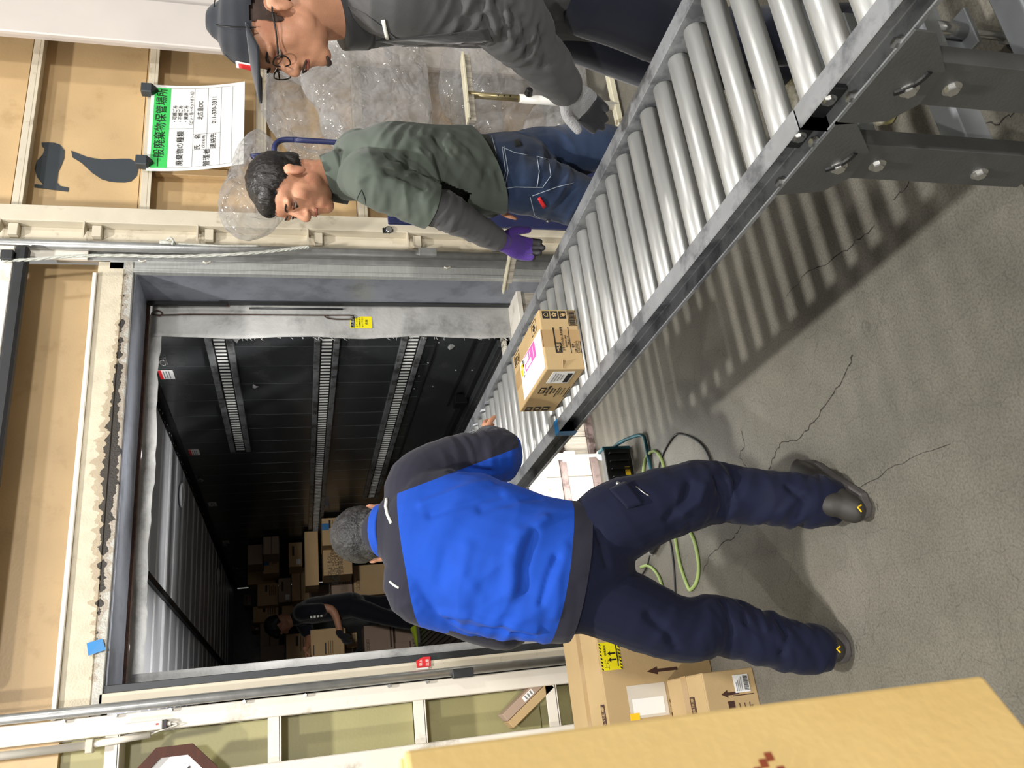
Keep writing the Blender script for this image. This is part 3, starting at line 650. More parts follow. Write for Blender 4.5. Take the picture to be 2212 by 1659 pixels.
def barcode(o, x0, x1, z0, z1, y=-.0008, mt='print_black'):
    mb = MB(); x = x0; rn = random.Random(int(x0*1e4))
    while x < x1: t = rn.choice((.0008,.0012,.002)); mb.box(x, min(x+t, x1), y-.0004, y+.0006, z0, z1); x += t+rn.choice((.0008,.0014))
    return mb.build('barcode', M[mt], o, local=True)

# --- the carton riding the rollers
bW, bD, bH = .228, .385, .137
cx = carton('small brown carton with a white and pink slip riding on the conveyor rollers', (1.090, 2.385, .6475), (bW, bD, bH), 0, 'carton', None)
def side_print(o, y0, y1, z0, z1, mt='print_black', x=0.0, name='print'):
    return MB().box(x-.0012, x, y0, y1, z0, z1).build(name, M[mt], o, local=True)
def top_print(o, x0, x1, y0, y1, mt='print_black', lift=0, name='print'):
    return MB().box(x0, x1, y0, y1, bH, bH+.0008+lift).build(name, M[mt], o, local=True)
MB().box(.085, .15, -.0004, .0, .0, bH+.0003).build('tape', M['tape'], cx, local=True)
MB().box(.085, .15, -.0004, bD+.0004, bH-.001, bH+.0003).build('tape', M['tape'], cx, local=True)
# front face (towards the camera)
for i, ch in enumerate(('⌂', '✿', '❦')):
    pr(cx, .193, .222, .100-.030*i, .125-.030*i+.0005)
    text('print_icon', ch, .024, M['carton'], cx, (.2075,-.0012,.1125-.030*i), UXn, UZ)
frame_print(cx, .165, .224, .004, .034, .0018); barcode(cx, .170, .219, .008, .030)
pr(cx, .062, .100, .072, .096); text('print_text', 'MUJI', .016, M['carton'], cx, (.081,-.0012,.084), UXn, UZ, bold=.0004)
pr(cx, .10, .158, .091, .096)
for s_, x_, z_, sz in (('土をつかわない多肉植物', .114, .066, .0105), ('Succulent plant', .105, .055, .0095), ('with no soil', .108, .046, .0085)):
    text('print_text', s_, sz, M['print_black'], cx, (x_,-.0008,z_), UXn, UZ, wscale=.8)
pr(cx, .06, .16, .039, .0415)
text('print_text', '植物', .008, M['print_black'], cx, (.088,-.0008,.031), UXn, UZ); text('print_text', '入数 (ケ) : 1', .008, M['print_black'], cx, (.082,-.0008,.023), UXn, UZ)
frame_print(cx, .062, .106, .009, .019, .001); text('print_text', 'LOT NO.', .007, M['print_black'], cx, (.084,-.0008,.014), UXn, UZ)
pr(cx, .060, .106, .002, .0045)
mb = MB().add([(0,-.002,.08),(.03,-.001,.066),(.03,-.012,.080)], [(0,1,2)]); mb.build('torn_flap', M['tape'], cx, local=True, solid=.001)
# left side face (x = 0)
SX, SZ = (0,-1,0), (0,0,1)
side_print(cx, .02, .115, .030, .108, 'paper', name='shipping_label')
for k in range(4): side_print(cx, .03+.004*k, .105-.006*k, .094-.010*k, .0965-.010*k, 'grey_print', -.0012)
mb = MB(); yy = .032; rn = random.Random(3)
while yy < .104: t = rn.choice((.001,.0016,.0026)); mb.box(-.0024,-.0012, yy, yy+t, .034, .052); yy += t+rn.choice((.001,.0016))
mb.build('barcode', M['print_black'], cx, local=True)
side_print(cx, .155, .205, .092, .115); text('print_text', 'MUJI', .018, M['carton'], cx, (-.0016,.18,.1035), SX, SZ)
for k, s_ in enumerate(('土をつかわない多肉植物', 'Succulent plant', 'with no soil')):
    text('print_text', s_, .011, M['print_black'], cx, (-.0006,.185,.082-.012*k), SX, SZ, wscale=.75)
side_print(cx, .15, .24, .044, .047); side_print(cx, .15, .24, .008, .011)
for k in range(2): side_print(cx, .16, .22, .036-.012*k, .0375-.012*k)
for k in range(3):
    side_print(cx, .335, .372, .098-.033*k, .122-.033*k); text('print_icon', '⌂✿❦'[k], .02, M['carton'], cx, (-.0016,.353,.110-.033*k), SX, SZ)
# top: white slip with pink half, icons
top_print(cx, .012, .158, .012, .300, 'paper', name='shipping_slip')
top_print(cx, .095, .155, .09, .235, 'print_pink', .0004, 'slip_pink')
top_print(cx, .100, .118, .15, .22, 'paper', .0008, 'slip_field'); top_print(cx, .125, .15, .18, .23, 'paper', .0008, 'slip_field')
for k in range(6): top_print(cx, .10, .15-.005*(k % 3), .095+.022*k, .0975+.022*k, 'paper' if k % 2 else 'print_pink', .001, 'slip_line')
top_print(cx, .128, .146, .262, .284, 'print_yellow', .0006, 'slip_mark'); top_print(cx, .10, .128, .268, .292, 'print_yellow', .0006, 'slip_mark')
text('slip_text', 'ヤマト運輸', .014, M['print_black'], cx, (.118, .252, bH+.0014), (1,0,0), (0,1,0))
for a in ((.172,.218,.045,.105), (.172,.218,.29,.365)):
    mb = MB(); t = .002
    for b_ in ((a[0],a[1],a[2],a[2]+t),(a[0],a[1],a[3]-t,a[3]),(a[0],a[0]+t,a[2],a[3]),(a[1]-t,a[1],a[2],a[3])): mb.box(b_[0],b_[1],b_[2],b_[3],bH,bH+.001)
    mb.build('print_frame', M['print_black'], cx, local=True)
text('print_icon', '✿', .04, M['print_black'], cx, (.195,.075,bH+.0008), (0,1,0), (-1,0,0)); text('print_icon', '皿', .036, M['print_black'], cx, (.195,.345,bH+.0008), (0,1,0), (-1,0,0)); text('print_icon', '犬', .030, M['print_black'], cx, (.195,.312,bH+.0008), (0,1,0), (-1,0,0))

# --- big and small floor cartons at the left
bg = carton('large brown carton with yellow and black arrow sticker on the floor beside the door post', (-.42, 3.19, 0), (.76, .44, .468), 0, 'carton', 'top')
x0, z0 = .585, .378
pr(bg, x0, x0+.105, z0, z0+.085, 'hazard_yellow', -.0006, 'arrow_sticker')
for k in range(8):
    a = x0+k*.0132
    for zz in (z0, z0+.078): MB().add([(a,-.0014,zz),(a+.0066,-.0014,zz),(a+.0106,-.0014,zz+.007),(a+.004,-.0014,zz+.007)], [(0,1,2,3)]).build('hazard_stripe', M['print_black'], bg, local=True)
pr(bg, x0+.012, x0+.095, z0+.0135, z0+.017, 'print_black', -.0014); 
for dx in (.038, .062):
    MB().prism([(-.003,.0),(.003,.0),(.003,.022),(.009,.022),(0,.034),(-.009,.022),(-.003,.022)], (x0+dx,-.0008,z0+.020), (1,0,0), (0,0,1), (0,-.0006,0)).build('arrow', M['print_black'], bg, local=True)
text('print_text', '上に', .020, M['print_black'], bg, (x0+.022,-.001,z0+.060), UXn, UZ)
text('print_text', '天地無用', .013, M['print_black'], bg, (x0+.055,-.001,z0+.0095), UXn, UZ); text('print_text', '横積厳禁', .010, M['print_black'], bg, (x0+.075,-.001,z0+.062), UXn, UZ)
MB().prism([(-.006,0),(.006,0),(.006,.085),(.015,.085),(0,.13),(-.015,.085),(-.006,.085)], (.565,-.0002,.15), (1,0,0), (0,0,1), (0,-.001,0)).build('print_arrow', M['print_dark_brown'], bg, local=True)
pr(bg, .60, .66, .08, .12, 'paper', name='small_label'); barcode(bg, .605, .655, .085, .105)
pr(bg, .47, .50, .255, .275, 'print_dark_brown'); text('print_text', 'OT 12cm', .042, M['print_dark_brown'], bg, (.43,-.0006,.19), UXn, UZ)
for k in range(3): pr(bg, .34, .52, .165-.022*k, .1675-.022*k, 'print_dark_brown')
pr(bg, .40, .52, .215, .375, 'film_label', -.0012, 'document_pouch'); pr(bg, .41, .47, .23, .36, 'paper', -.002, 'slip'); pr(bg, .395, .42, .34, .38, 'print_yellow', -.003, 'slip_corner')
MB().box(.335, .465, .012, .055, .4685, .4720).build('top_print', M['print_dark_brown'], bg, local=True)
text('print_text', '取扱い注意', .030, M['carton'], bg, (.40,.033,.4724), (1,0,0), (0,1,0), wscale=.8)
sm = carton('small brown carton with arrow and barcode label in front of the large carton', (-.30, 2.868, 0), (.405, .315, .205), 0, 'carton', 'top')
MB().prism([(-.005,0),(.005,0),(.005,.045),(.013,.045),(0,.07),(-.013,.045),(-.005,.045)], (.325,-.0002,.075), (1,0,0), (0,0,1), (0,-.001,0)).build('print_arrow', M['print_dark_brown'], sm, local=True)
pr(sm, .325, .385, .028, .088, 'paper', -.0014, 'shipping_label'); barcode(sm, .330, .380, .032, .05, -.003)
for k in range(4): pr(sm, .330, .378-.006*k, .058+.007*k, .060+.007*k, 'grey_print', -.003)
pr(sm, .315, .318, .018, .10, 'print_dark_brown'); pr(sm, .275, .30, .10, .125, 'print_dark_brown', name='print')
for k in range(3): pr(sm, .235, .29, .08-.02*k, .0825-.02*k, 'print_dark_brown')
text('print_text', 'K074', .018, M['print_dark_brown'], sm, (.262,-.0006,.032), UXn, UZ)
MB().box(.255, .33, .09, .13, .2056, .2090).build('top_print', M['print_dark_brown'], sm, local=True)
text('print_text', '取扱注意', .022, M['carton'], sm, (.292,.11,.2094), (1,0,0), (0,1,0), wscale=.8)
text('print_text', '70', .022, M['print_black'], sm, (.4056,.17,.15), (0,1,0), (0,0,1))
# leaning slim cartons in the left bay
a, b_ = ay(1192, 1478, 3.9), ay(1104, 1566, 3.9)
for k, (off, lab) in enumerate(((0, 'slim flat carton with a white label leaning in the wall bay above the floor cartons'), (1, 'plain slim carton leaning against the white-labelled slim carton in the wall bay'))):
    d = (b_-a); n_ = V((-d.z, 0, d.x)).normalized(); n_ = n_ if n_.z > 0 else -n_
    o = thing('slim_box', lab, 'box', a); s_ = n_*(.040-.040*off)
    mb = MB(); u = d.normalized()
    mb.bar(a+s_*1.0+V((0,.05,0)), b_+s_*1.0+V((0,.05,0)), n_, .019, .05); mb.build('carton_body', M['carton_grey' if k == 0 else 'carton'], o, bevel=.002)
    if k == 0:
        c_ = a+(d*.45)+s_+V((0,-.0006,0)); mb = MB(); mb.bar(c_-u*.03, c_+u*.03, n_, .012, .0008); mb.build('shipping_label', M['paper'], o)
        for q in range(3): MB().bar(c_-u*(.022-.016*q), c_-u*(.014-.016*q), n_, .009, .0016).build('print', M['grey_print'], o)

# --- foreground cartons (close to the lens)
P1, P2 = V((0,.6,0)), az(2212, 1560, 1.061); dr_ = (V((P2.x, P2.y, 0))-V((-.001,.6,0))).normalized(); rz = math.atan2(-dr_.y, -dr_.x)
fgW, fgD, fgH = .50, .34, .473
c0 = V((-.0035,.6,1.061))+dr_*fgW
fg = carton('large golden carton right in front of the camera with brown print at the picture edge', c0, (fgW, fgD, fgH), rz, 'carton_gold', 'top')
mb = MB(); rn = random.Random(2)
for i in range(6):
    for j in range(5):
        if rn.random() < .72:
            X, Z = fgW-.056-.0115*i+rn.uniform(-.002,.002)+.006*j, .196+.0105*j-.004*i
            mb.box(X, X+.006, -.0012, 0, Z, Z+.0055)
mb.build('brown_print', M['print_brown'], fg, local=True)
fg2 = carton('golden carton barely showing under the large foreground carton', c0+dr_*.042+V((0,.0,-1.061)), (fgW, fgD, 1.056), rz, 'carton_gold', 'top')

# --- cartons in the truck, seen by their fronts (crop pixel rectangles turned into places)
def far_box(r, Y, mt, label, depth=.4, pr_=None, tape_=None):
    (xa, xb, ya, yb) = [r[0]/4.146+480, r[1]/4.146+480, r[2]/4.146+1080, r[3]/4.146+1080]
    p = ay(xb, yb, Y); q = ay(xa, ya, Y)
    if q.x > 2.24: Y *= 2.24/q.x; p = ay(xb, yb, Y); q = ay(xa, ya, Y)
    w_, h = q.x-p.x, q.z-p.z
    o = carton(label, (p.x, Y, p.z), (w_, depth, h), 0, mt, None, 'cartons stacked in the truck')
    MB().box(.0, w_, -.0012, .0, h*.46, h*.50).build('flap_seam', M['print_dark_brown'], o, local=True) if pr_ == 'seam' else None
    if pr_ in ('bar', 'text'):
        pr(o, w_*.62, w_*.92, h*.52, h*.62, 'print_black', -.002)
        for k in range(4): pr(o, w_*.45, w_*(.92-.06*(k % 2)), h*(.40-.09*k), h*(.43-.09*k), 'print_dark_brown', -.002)
    if pr_ == 'sym':
        for k in range(3): frame_print(o, w_*(.18+.13*k), w_*(.28+.13*k), h*.84, h*.93, .004, 'print_dark_brown', -.002)
        pr(o, w_*.2, w_*.9, h*.06, h*.12, 'print_dark_brown', -.002)
    if pr_ == 'label':
        pr(o, w_*.08, w_*.3, h*.12, h*.45, 'paper', -.002, 'label'); pr(o, w_*.45, w_*.85, h*.6, h*.75, 'print_dark_brown', -.002)
    if tape_: pr(o, w_*tape_, w_*(tape_+.24), h*.62, h*1.0, 'blue_tape', -.003, 'blue_tape')
    return o
FB = [
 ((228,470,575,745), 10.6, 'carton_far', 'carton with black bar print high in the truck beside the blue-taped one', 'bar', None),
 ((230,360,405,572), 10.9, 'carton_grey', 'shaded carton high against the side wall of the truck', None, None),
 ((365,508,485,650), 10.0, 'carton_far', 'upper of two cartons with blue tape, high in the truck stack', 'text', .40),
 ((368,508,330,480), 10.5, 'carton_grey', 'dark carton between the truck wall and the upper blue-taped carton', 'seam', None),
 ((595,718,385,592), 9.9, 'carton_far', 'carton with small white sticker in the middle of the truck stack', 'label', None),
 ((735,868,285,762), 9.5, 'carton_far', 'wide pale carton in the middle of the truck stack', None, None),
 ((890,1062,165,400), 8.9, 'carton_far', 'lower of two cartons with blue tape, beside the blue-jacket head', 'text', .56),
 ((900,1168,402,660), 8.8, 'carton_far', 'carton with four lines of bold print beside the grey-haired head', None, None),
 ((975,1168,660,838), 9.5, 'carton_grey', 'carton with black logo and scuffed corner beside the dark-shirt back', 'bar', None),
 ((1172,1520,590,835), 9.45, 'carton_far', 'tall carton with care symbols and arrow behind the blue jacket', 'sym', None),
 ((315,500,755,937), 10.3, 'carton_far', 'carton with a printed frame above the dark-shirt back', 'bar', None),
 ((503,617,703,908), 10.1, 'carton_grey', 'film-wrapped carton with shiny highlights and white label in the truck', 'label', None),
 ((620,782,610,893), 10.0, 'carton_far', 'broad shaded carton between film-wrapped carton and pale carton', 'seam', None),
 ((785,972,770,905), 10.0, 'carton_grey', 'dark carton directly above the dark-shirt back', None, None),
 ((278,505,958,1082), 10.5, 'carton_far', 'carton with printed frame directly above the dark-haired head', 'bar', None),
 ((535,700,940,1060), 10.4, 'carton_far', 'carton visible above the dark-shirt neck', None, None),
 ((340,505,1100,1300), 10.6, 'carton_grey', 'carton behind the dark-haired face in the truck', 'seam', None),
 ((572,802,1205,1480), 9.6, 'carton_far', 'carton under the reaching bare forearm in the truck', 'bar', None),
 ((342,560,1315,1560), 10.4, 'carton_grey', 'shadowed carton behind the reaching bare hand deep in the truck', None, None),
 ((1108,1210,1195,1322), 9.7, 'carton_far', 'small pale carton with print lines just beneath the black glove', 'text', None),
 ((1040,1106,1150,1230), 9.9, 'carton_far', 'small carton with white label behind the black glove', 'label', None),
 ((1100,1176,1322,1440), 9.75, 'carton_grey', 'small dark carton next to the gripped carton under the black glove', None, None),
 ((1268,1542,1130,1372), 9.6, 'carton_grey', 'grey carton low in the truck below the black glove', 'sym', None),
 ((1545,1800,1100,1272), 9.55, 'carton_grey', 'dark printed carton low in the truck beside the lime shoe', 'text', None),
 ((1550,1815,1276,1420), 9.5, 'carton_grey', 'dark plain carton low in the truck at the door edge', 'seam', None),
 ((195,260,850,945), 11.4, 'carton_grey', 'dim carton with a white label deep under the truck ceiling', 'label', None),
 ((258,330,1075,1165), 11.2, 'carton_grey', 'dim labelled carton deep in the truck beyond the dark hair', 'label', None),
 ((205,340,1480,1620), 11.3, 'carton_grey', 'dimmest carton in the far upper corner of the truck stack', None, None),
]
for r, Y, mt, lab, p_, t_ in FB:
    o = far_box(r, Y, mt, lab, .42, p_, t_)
    if 'four lines' in lab:
        w_ = (r[3]-r[2])/4.146/F*Y; h = (r[1]-r[0])/4.146/F*Y
        for k, s_ in enumerate(('TOILET ROLL', 'PLASTIC HOLDERS', 'HOLDER STORAGE', '壁掛用品')):
            text('print_text', s_, .052, M['print_black'], o, (w_*.32,-.002,h*(.72-.12*k)), UXn, UZ, wscale=.9)
# the carton being handled

p = ay(1100/4.146+480, 1465/4.146+1080, 9.02); q = ay(790/4.146+480, 1165/4.146+1080, 9.02)
o = carton('pale carton gripped by the black-gloved hand in the truck', (p.x, 9.02, p.z), (q.x-p.x, .35, q.z-p.z), 0, 'carton_far', None)
w_, h = q.x-p.x, q.z-p.z
pr(o, w_*.3, w_*.62, h*.54, h*.58, 'print_black'); pr(o, w_*.3, w_*.58, h*.9, h*.93, 'print_black')
for k in range(3): pr(o, w_*.3, w_*.66, h*(.46-.06*k), h*(.475-.06*k), 'print_dark_brown')

# ------------------------------------------------------------------ floodlight and cables on the floor
fd = thing('floodlight', 'black work floodlight with teal frame standing on the floor by the dock edge', 'lamp', (1.08, 3.6, 0))
lx0, lx1, ly, lz0, lz1 = .90, 1.205, 3.63, .012, .150
MB().prism([(0,0),(.05,0),(.062,.02),(.062,.115),(.05,.137),(0,.137)], (lx0, ly-.062, lz0), (0,1,0), (0,0,1), (lx1-lx0,0,0)).build('lamp_body', M['black'], fd, bevel=.004, fix=True)
for k in range(7): MB().box(lx0+.03+k*.04, lx0+.036+k*.04, ly-.085, ly-.06, lz0+.02, lz1-.02).build('cooling_fin', M['black'], fd, bevel=.001)
MB().box(lx1-.01, lx1+.008, ly-.065, ly+.012, lz0-.004, lz1+.006).build('end_guard', M['teal'], fd, bevel=.005)
MB().box(lx0-.008, lx0+.01, ly-.065, ly+.012, lz0-.004, lz1+.006).build('end_guard', M['teal'], fd, bevel=.005)
MB().tube(smoothpath([(lx1+.005,ly-.03,.09),(lx1+.012,ly-.10,.075),(lx1+.008,ly-.20,.035),(lx1-.01,ly-.245,.015),(lx1-.06,ly-.25,.012),(lx0+.06,ly-.25,.012),(lx0+.0,ly-.245,.015),(lx0-.008,ly-.2,.035),(lx0-.006,ly-.03,.09)], 5), .009, 8).build('stand_tube', M['teal'], fd, smooth=True)
MB().box(lx0+.155, lx0+.205, ly-.0655, ly-.061, lz0+.02, lz0+.045).build('yellow_label', M['print_yellow'], fd)
MB().box(lx0+.02, lx1-.02, ly+.0, ly+.004, lz0+.02, lz1-.02).build('lens', M['slot_bright'], fd)
l = bpy.data.lights.new('floodlight_beam', 'AREA'); l.shape = 'RECTANGLE'; l.size = .24; l.size_y = .09; l.energy = 5; l.color = (1,.98,.95); l.spread = math.radians(125)
lo = bpy.data.objects.new('floodlight_beam', l); col.objects.link(lo); lo.parent = fd; lo.location = V((1.10, ly+.03, .085))-V(fd.location); lo.rotation_euler = V((.45,1,.45)).to_track_quat('-Z','Y').to_euler()
l2 = bpy.data.lights.new('truck_ceiling_fill', 'AREA'); l2.shape = 'RECTANGLE'; l2.size = .24; l2.size_y = .05; l2.energy = 45; l2.color = (1,.98,.95); l2.spread = math.radians(70)  # unseen fill emitter added above the lamp body to brighten the truck ceiling
lo2 = bpy.data.objects.new('truck_ceiling_fill', l2); col.objects.link(lo2); lo2.parent = fd; lo2.location = V((1.08, ly+.02, .165))-V(fd.location); lo2.rotation_euler = V((.12,.62,1)).to_track_quat('-Z','Y').to_euler()
def cable(pix, r, mt, name, lab):
    pts = smoothpath([az(x, y, r) for x, y in pix], 7)
    return tag(MB().tube(pts, r, 8).build(name, M[mt], smooth=True), lab, 'cable')
cable([(1420,1120),(1390,1060),(1392,1000),(1402,980),(1415,975),(1428,990),(1438,1030),(1450,1100),(1457,1150),(1463,1190),(1472,1230),(1486,1268),(1493,1273),(1505,1255),(1509,1220),(1500,1170),(1485,1140),(1470,1120)], .0075, 'cable_green', 'extension_cable', 'green extension cable looped on the floor between the spread legs')
cable([(1385,1225),(1398,1222),(1412,1230),(1425,1250),(1432,1275)], .0075, 'cable_green', 'extension_cable', 'short green cable piece showing beside the cable plug')
cable([(1340,1035),(1370,1045),(1418,1035),(1425,1000),(1440,965),(1458,940),(1475,938),(1500,948),(1520,965),(1533,990),(1538,1010),(1540,1040)], .0045, 'rubber', 'power_cord', 'thin black power cord arching over the floor near the floodlight')
cable([(1440,1140),(1450,1180),(1456,1230),(1459,1285)], .0045, 'rubber', 'power_cord', 'thin black cord running straight between the legs')
pg = thing('cable_plug', 'black cable plug with grey collar on the floor between the legs', 'plug', az(1410,1185,0))
p0, p1 = az(1422,1165,.018), az(1407,1195,.018); d = (p1-p0).normalized()
MB().cyl(p0, p1-d*.01, .017, .014, 12).build('plug_body', M['rubber'], pg, smooth=False); MB().cyl(p1-d*.012, p1, .015, n=12).build('collar', M['galv'], pg); MB().tube(smoothpath([p1, p1+d*.03, az(1398,1222,.008), az(1388,1240,.006)], 4), .004, 6).build('cord', M['rubber'], pg, smooth=True)

# ------------------------------------------------------------------ number seven, waste sign and clips on the right bay
def decal(pix, Y=3.996):
    return [ay(x/2.9625, y/2.9625, Y) for x, y in pix]
sv = thing('number_sign', 'large charcoal number seven painted on the tan wall panel', 'number', (2.98, 3.996, 2.4))
for nm, pix in (('flag_stroke', [(220,1178),(220,1198),(435,1225),(438,1200),(385,1190),(365,1165),(372,1100),(395,1050),(410,1010),(412,960),(385,925),(350,913),(310,910),(265,912),(268,935),(285,950),(275,985),(235,1030),(222,1080),(235,1130),(275,1182)]),
                ('stem_stroke', [(455,963),(463,1005),(520,1040),(590,1105),(650,1145),(700,1160),(750,1165),(800,1166),(840,1158),(875,1125),(885,1080),(870,1040),(850,1025),(830,1015),(770,1015),(650,1020),(560,1005)])):
    pts = decal(pix); n = len(pts); mb = MB(); mb.add(pts+[p+V((0,.004,0)) for p in pts], [tuple(range(n)), tuple(range(2*n-1, n-1, -1))]+[(i, n+i, n+(i+1) % n, (i+1) % n) for i in range(n)])
    mb.build(nm, M['sign_grey'], sv, fix=True)
sg = thing('waste_sign', 'white sign sheet with green heading about waste storage hung on the tan wall', 'sign', (3.27, 3.88, 2.36))
SW, SH = .60, .52
def bend(v): t = max(0, -v.z)/SH; return V((v.x, v.y-.09*t*t+.012*math.sin(v.x*5)*t, v.z+.015*t*t))
def bendmesh(o):
    for v in o.data.vertices: v.co = bend(v.co)
    return o
def sheetpart(name, x0, x1, z0, z1, mt, y, n=10):
    mb = MB().grid(lambda u, v: V((x0+(x1-x0)*u, y, z1+(z0-z1)*v)), max(2, int(n*(x1-x0)/SW)+1), max(2, int(24*(z1-z0)/SH)+1))
    return bendmesh(mb.build(name, M[mt], sg, local=True, smooth=True))
sheetpart('sheet', -SW/2, SW/2, -SH, 0, 'paper', 0)
sheetpart('green_heading', -SW/2+.02, SW/2-.02, -.105, -.018, 'sign_green', -.0012)
def stext(s, size, x, z, mt='print_black', bold=0, wscale=1, align='CENTER'):
    return bendmesh(text('lettering', s, size, M[mt], sg, (x,-.003,z), UXn, UZ, align, bold, wscale))
stext('一般廃棄物保管場所', .062, 0, -.062, wscale=.98)
def rule(x0, x1, z0, z1): sheetpart('rule', x0, x1, z0, z1, 'print_black', -.0015)
for z in (-.235, -.31, -.385, -.45): rule(-SW/2+.02, SW/2-.02, z-.0015, z)
for x in (-SW/2+.02, SW/2-.0215): rule(x, x+.0015, -.45, -.10)
rule(-.012, -.0105, -.235, -.105); rule(-.165, -.1635, -.385, -.235); rule(-.055, -.0535, -.385, -.235)
stext('廃棄物の種類', .042, -.15, -.17, wscale=.95)
for k, s_ in enumerate(('・可燃ごみ', '・不燃ごみ', '・資源ごみ')): stext(s_, .026, .09, -.133-.030*k)
stext('（ビン・缶・ペットボトル）', .024, .135, -.222, wscale=.85)
stext('氏　名', .038, -.11, -.262); stext('(又は名称)', .019, -.11, -.294); stext('管理者', .040, -.222, -.315)
stext('北広島DC', .036, .115, -.272, wscale=.85); stext('011-370-3311', .036, .115, -.348, wscale=1.0); stext('連絡先', .036, -.11, -.348)
for x in (-.25, .25):
    lab = 'black magnet clip holding the sign corner at the foot of the number seven' if x < 0 else 'black magnet clip holding the sign corner nearer the white column'
    c_ = thing('magnet_clip', lab, 'clip', (3.27+x, 3.865, 2.385), group='magnet clips')
    bx('grip', 3.27+x-.032, 3.27+x+.03, 3.845, 3.895, 2.352, 2.41, M['sign_grey'], c_, .004)
    MB().prism([(0,0),(.06,0),(.03,-.03)], (3.27+x-.032, 3.85, 2.352), (1,0,0), (0,0,1), (0,.03,0)).build('jaw', M['black'], c_, fix=True)
# red sticker, blue tape on the frame
q = ay(915, 1432, 3.876)
rs = thing('red_sticker', 'torn red and white sticker on the door jamb behind the blue jacket', 'sticker', q)
MB().prism([(-.02,.03),(.012,.034),(.026,.0),(.024,-.032),(-.018,-.03)], q, (1,0,0), (0,0,1), (0,.002,0)).build('sheet', M['label_red'], rs, fix=True)
text('print_text', '注意', .016, M['print_white'], rs, (0,-.0006,-.018), UXn, UZ); text('print_text', '頭上', .014, M['print_white'], rs, (.002,-.0006,.012), UXn, UZ)
MB().box(q.x-.026, q.x-.02, q.y-.001, q.y+.001, q.z-.02, q.z+.034).build('white_edge', M['paper'], rs)
q = ay(209, 1399, 3.872)
mb = MB().add([q+V((-.03,0,.03)), q+V((.022,0,.04)), q+V((.034,-.004,-.02)), q+V((-.012,-.003,-.036))], [(0,1,2,3)])
tag(mb.build('tape_piece', M['blue_tape'], solid=.001), 'piece of blue tape stuck across the door header edge', 'tape')

# ------------------------------------------------------------------ stands, hand truck and plastic bags behind the workers
def aim(px, py, Y): return ay(px, py, Y)
as_ = thing('adjustable_stand', 'cream adjustable stand with knob and telescopic leg behind the grey jacket', 'stand', (2.45, 2.95, 0))
YS = 2.95
a, b_ = ay(998,120,YS), ay(1012,262,YS)
MB().bar(a, b_, (0,1,0), .03, .006).build('top_bar', M['cart_cream'], as_, bevel=.002)
MB().bar(a-V((0,0,.018)), b_-V((0,0,.018)), (0,1,0), .012, .02).build('wood_strip', M['plank'], as_, bevel=.002)
a, b_, c_ = ay(1008,204,YS), ay(1122,214,YS), ay(1290,225,YS); b_ = V((a.x,YS,b_.z)); c_ = V((a.x,YS,0.03))
MB().cyl(a, b_-V((0,0,.1)), .016, n=16).build('inner_tube', M['cart_brass'], as_, smooth=True)
MB().cyl(b_, c_, .021, n=16).build('outer_tube', M['cart_white'], as_, smooth=True)
for z in (.05, .08, .11): MB().cyl((a.x-.004, YS-.018, b_.z+z), (a.x-.004, YS-.014, b_.z+z), .004, n=8).build('hole', M['black'], as_)
MB().cyl((a.x+.012, YS-.02, b_.z-.04), (a.x+.012, YS-.055, b_.z-.04), .021, .016, n=10).build('knob', M['black'], as_, bevel=.003)
for s in (-1, 1): MB().bar((a.x, YS, .03), (a.x+s*.22, YS, .03), (0,1,0), .02, .015).build('foot_bar', M['cart_cream'], as_, bevel=.003)
s2 = thing('support_bar', 'worn cream channel bar sticking out beside the purple glove', 'bar', (2.2, 3.2, 0))
a, b_ = ay(1116,470,3.05), ay(1077,630,3.50); b_.z = a.z-.02
u = (b_-a).normalized(); sd = u.cross(V((0,0,1))).normalized()
MB().bar(a, b_, sd, .018, .004).bar(a+V((0,0,-.012))+sd*.014, b_+V((0,0,-.012))+sd*.014, sd, .003, .016).build('channel', M['cart_cream'], s2, bevel=.001)
MB().bar(a+V((0,0,-.02)), a+u*.40+V((0,0,-.02)), sd, .014, .014).build('wood_strip', M['plank'], s2, bevel=.001)
MB().cyl((a.x, a.y, 0), (a.x, a.y, a.z-.02), .018).build('leg', M['cart_white'], s2, smooth=True)
ht = thing('hand_truck', 'dark blue hand truck with bent tube handle behind the green shirt', 'hand truck', (2.4, 3.0, 0))
Yh = 3.0; p = [ay(x, y, Yh) for x, y in ((700,306),(640,302),(608,303),(594,314),(593,332),(598,346))]
p = [V((p[0].x,Yh,.25))]+p+[V((p[-1].x-.01,Yh,.25))]
MB().tube(smoothpath(p, 5), .0125, 10).build('handle_tube', M['cart_blue'], ht, smooth=True)
q0, q1 = p[0].x, p[-1].x
bx('back_plate', q1-.30, q1+.05, Yh-.01, Yh+.01, .25, 1.2, M['cart_blue'], ht, .004)
bx('toe_plate', q1-.30, q0, Yh-.22, Yh+.02, .02, .03, M['cart_blue'], ht, .003)
for x in (q1-.28, q0): MB().cyl((x-.02,Yh+.05,.10), (x+.02,Yh+.05,.10), .10, n=24).build('wheel', M['rubber'], ht)
bx('axle_frame', q1-.28, q0, Yh+.02, Yh+.05, .08, .28, M['cart_blue'], ht, .003)
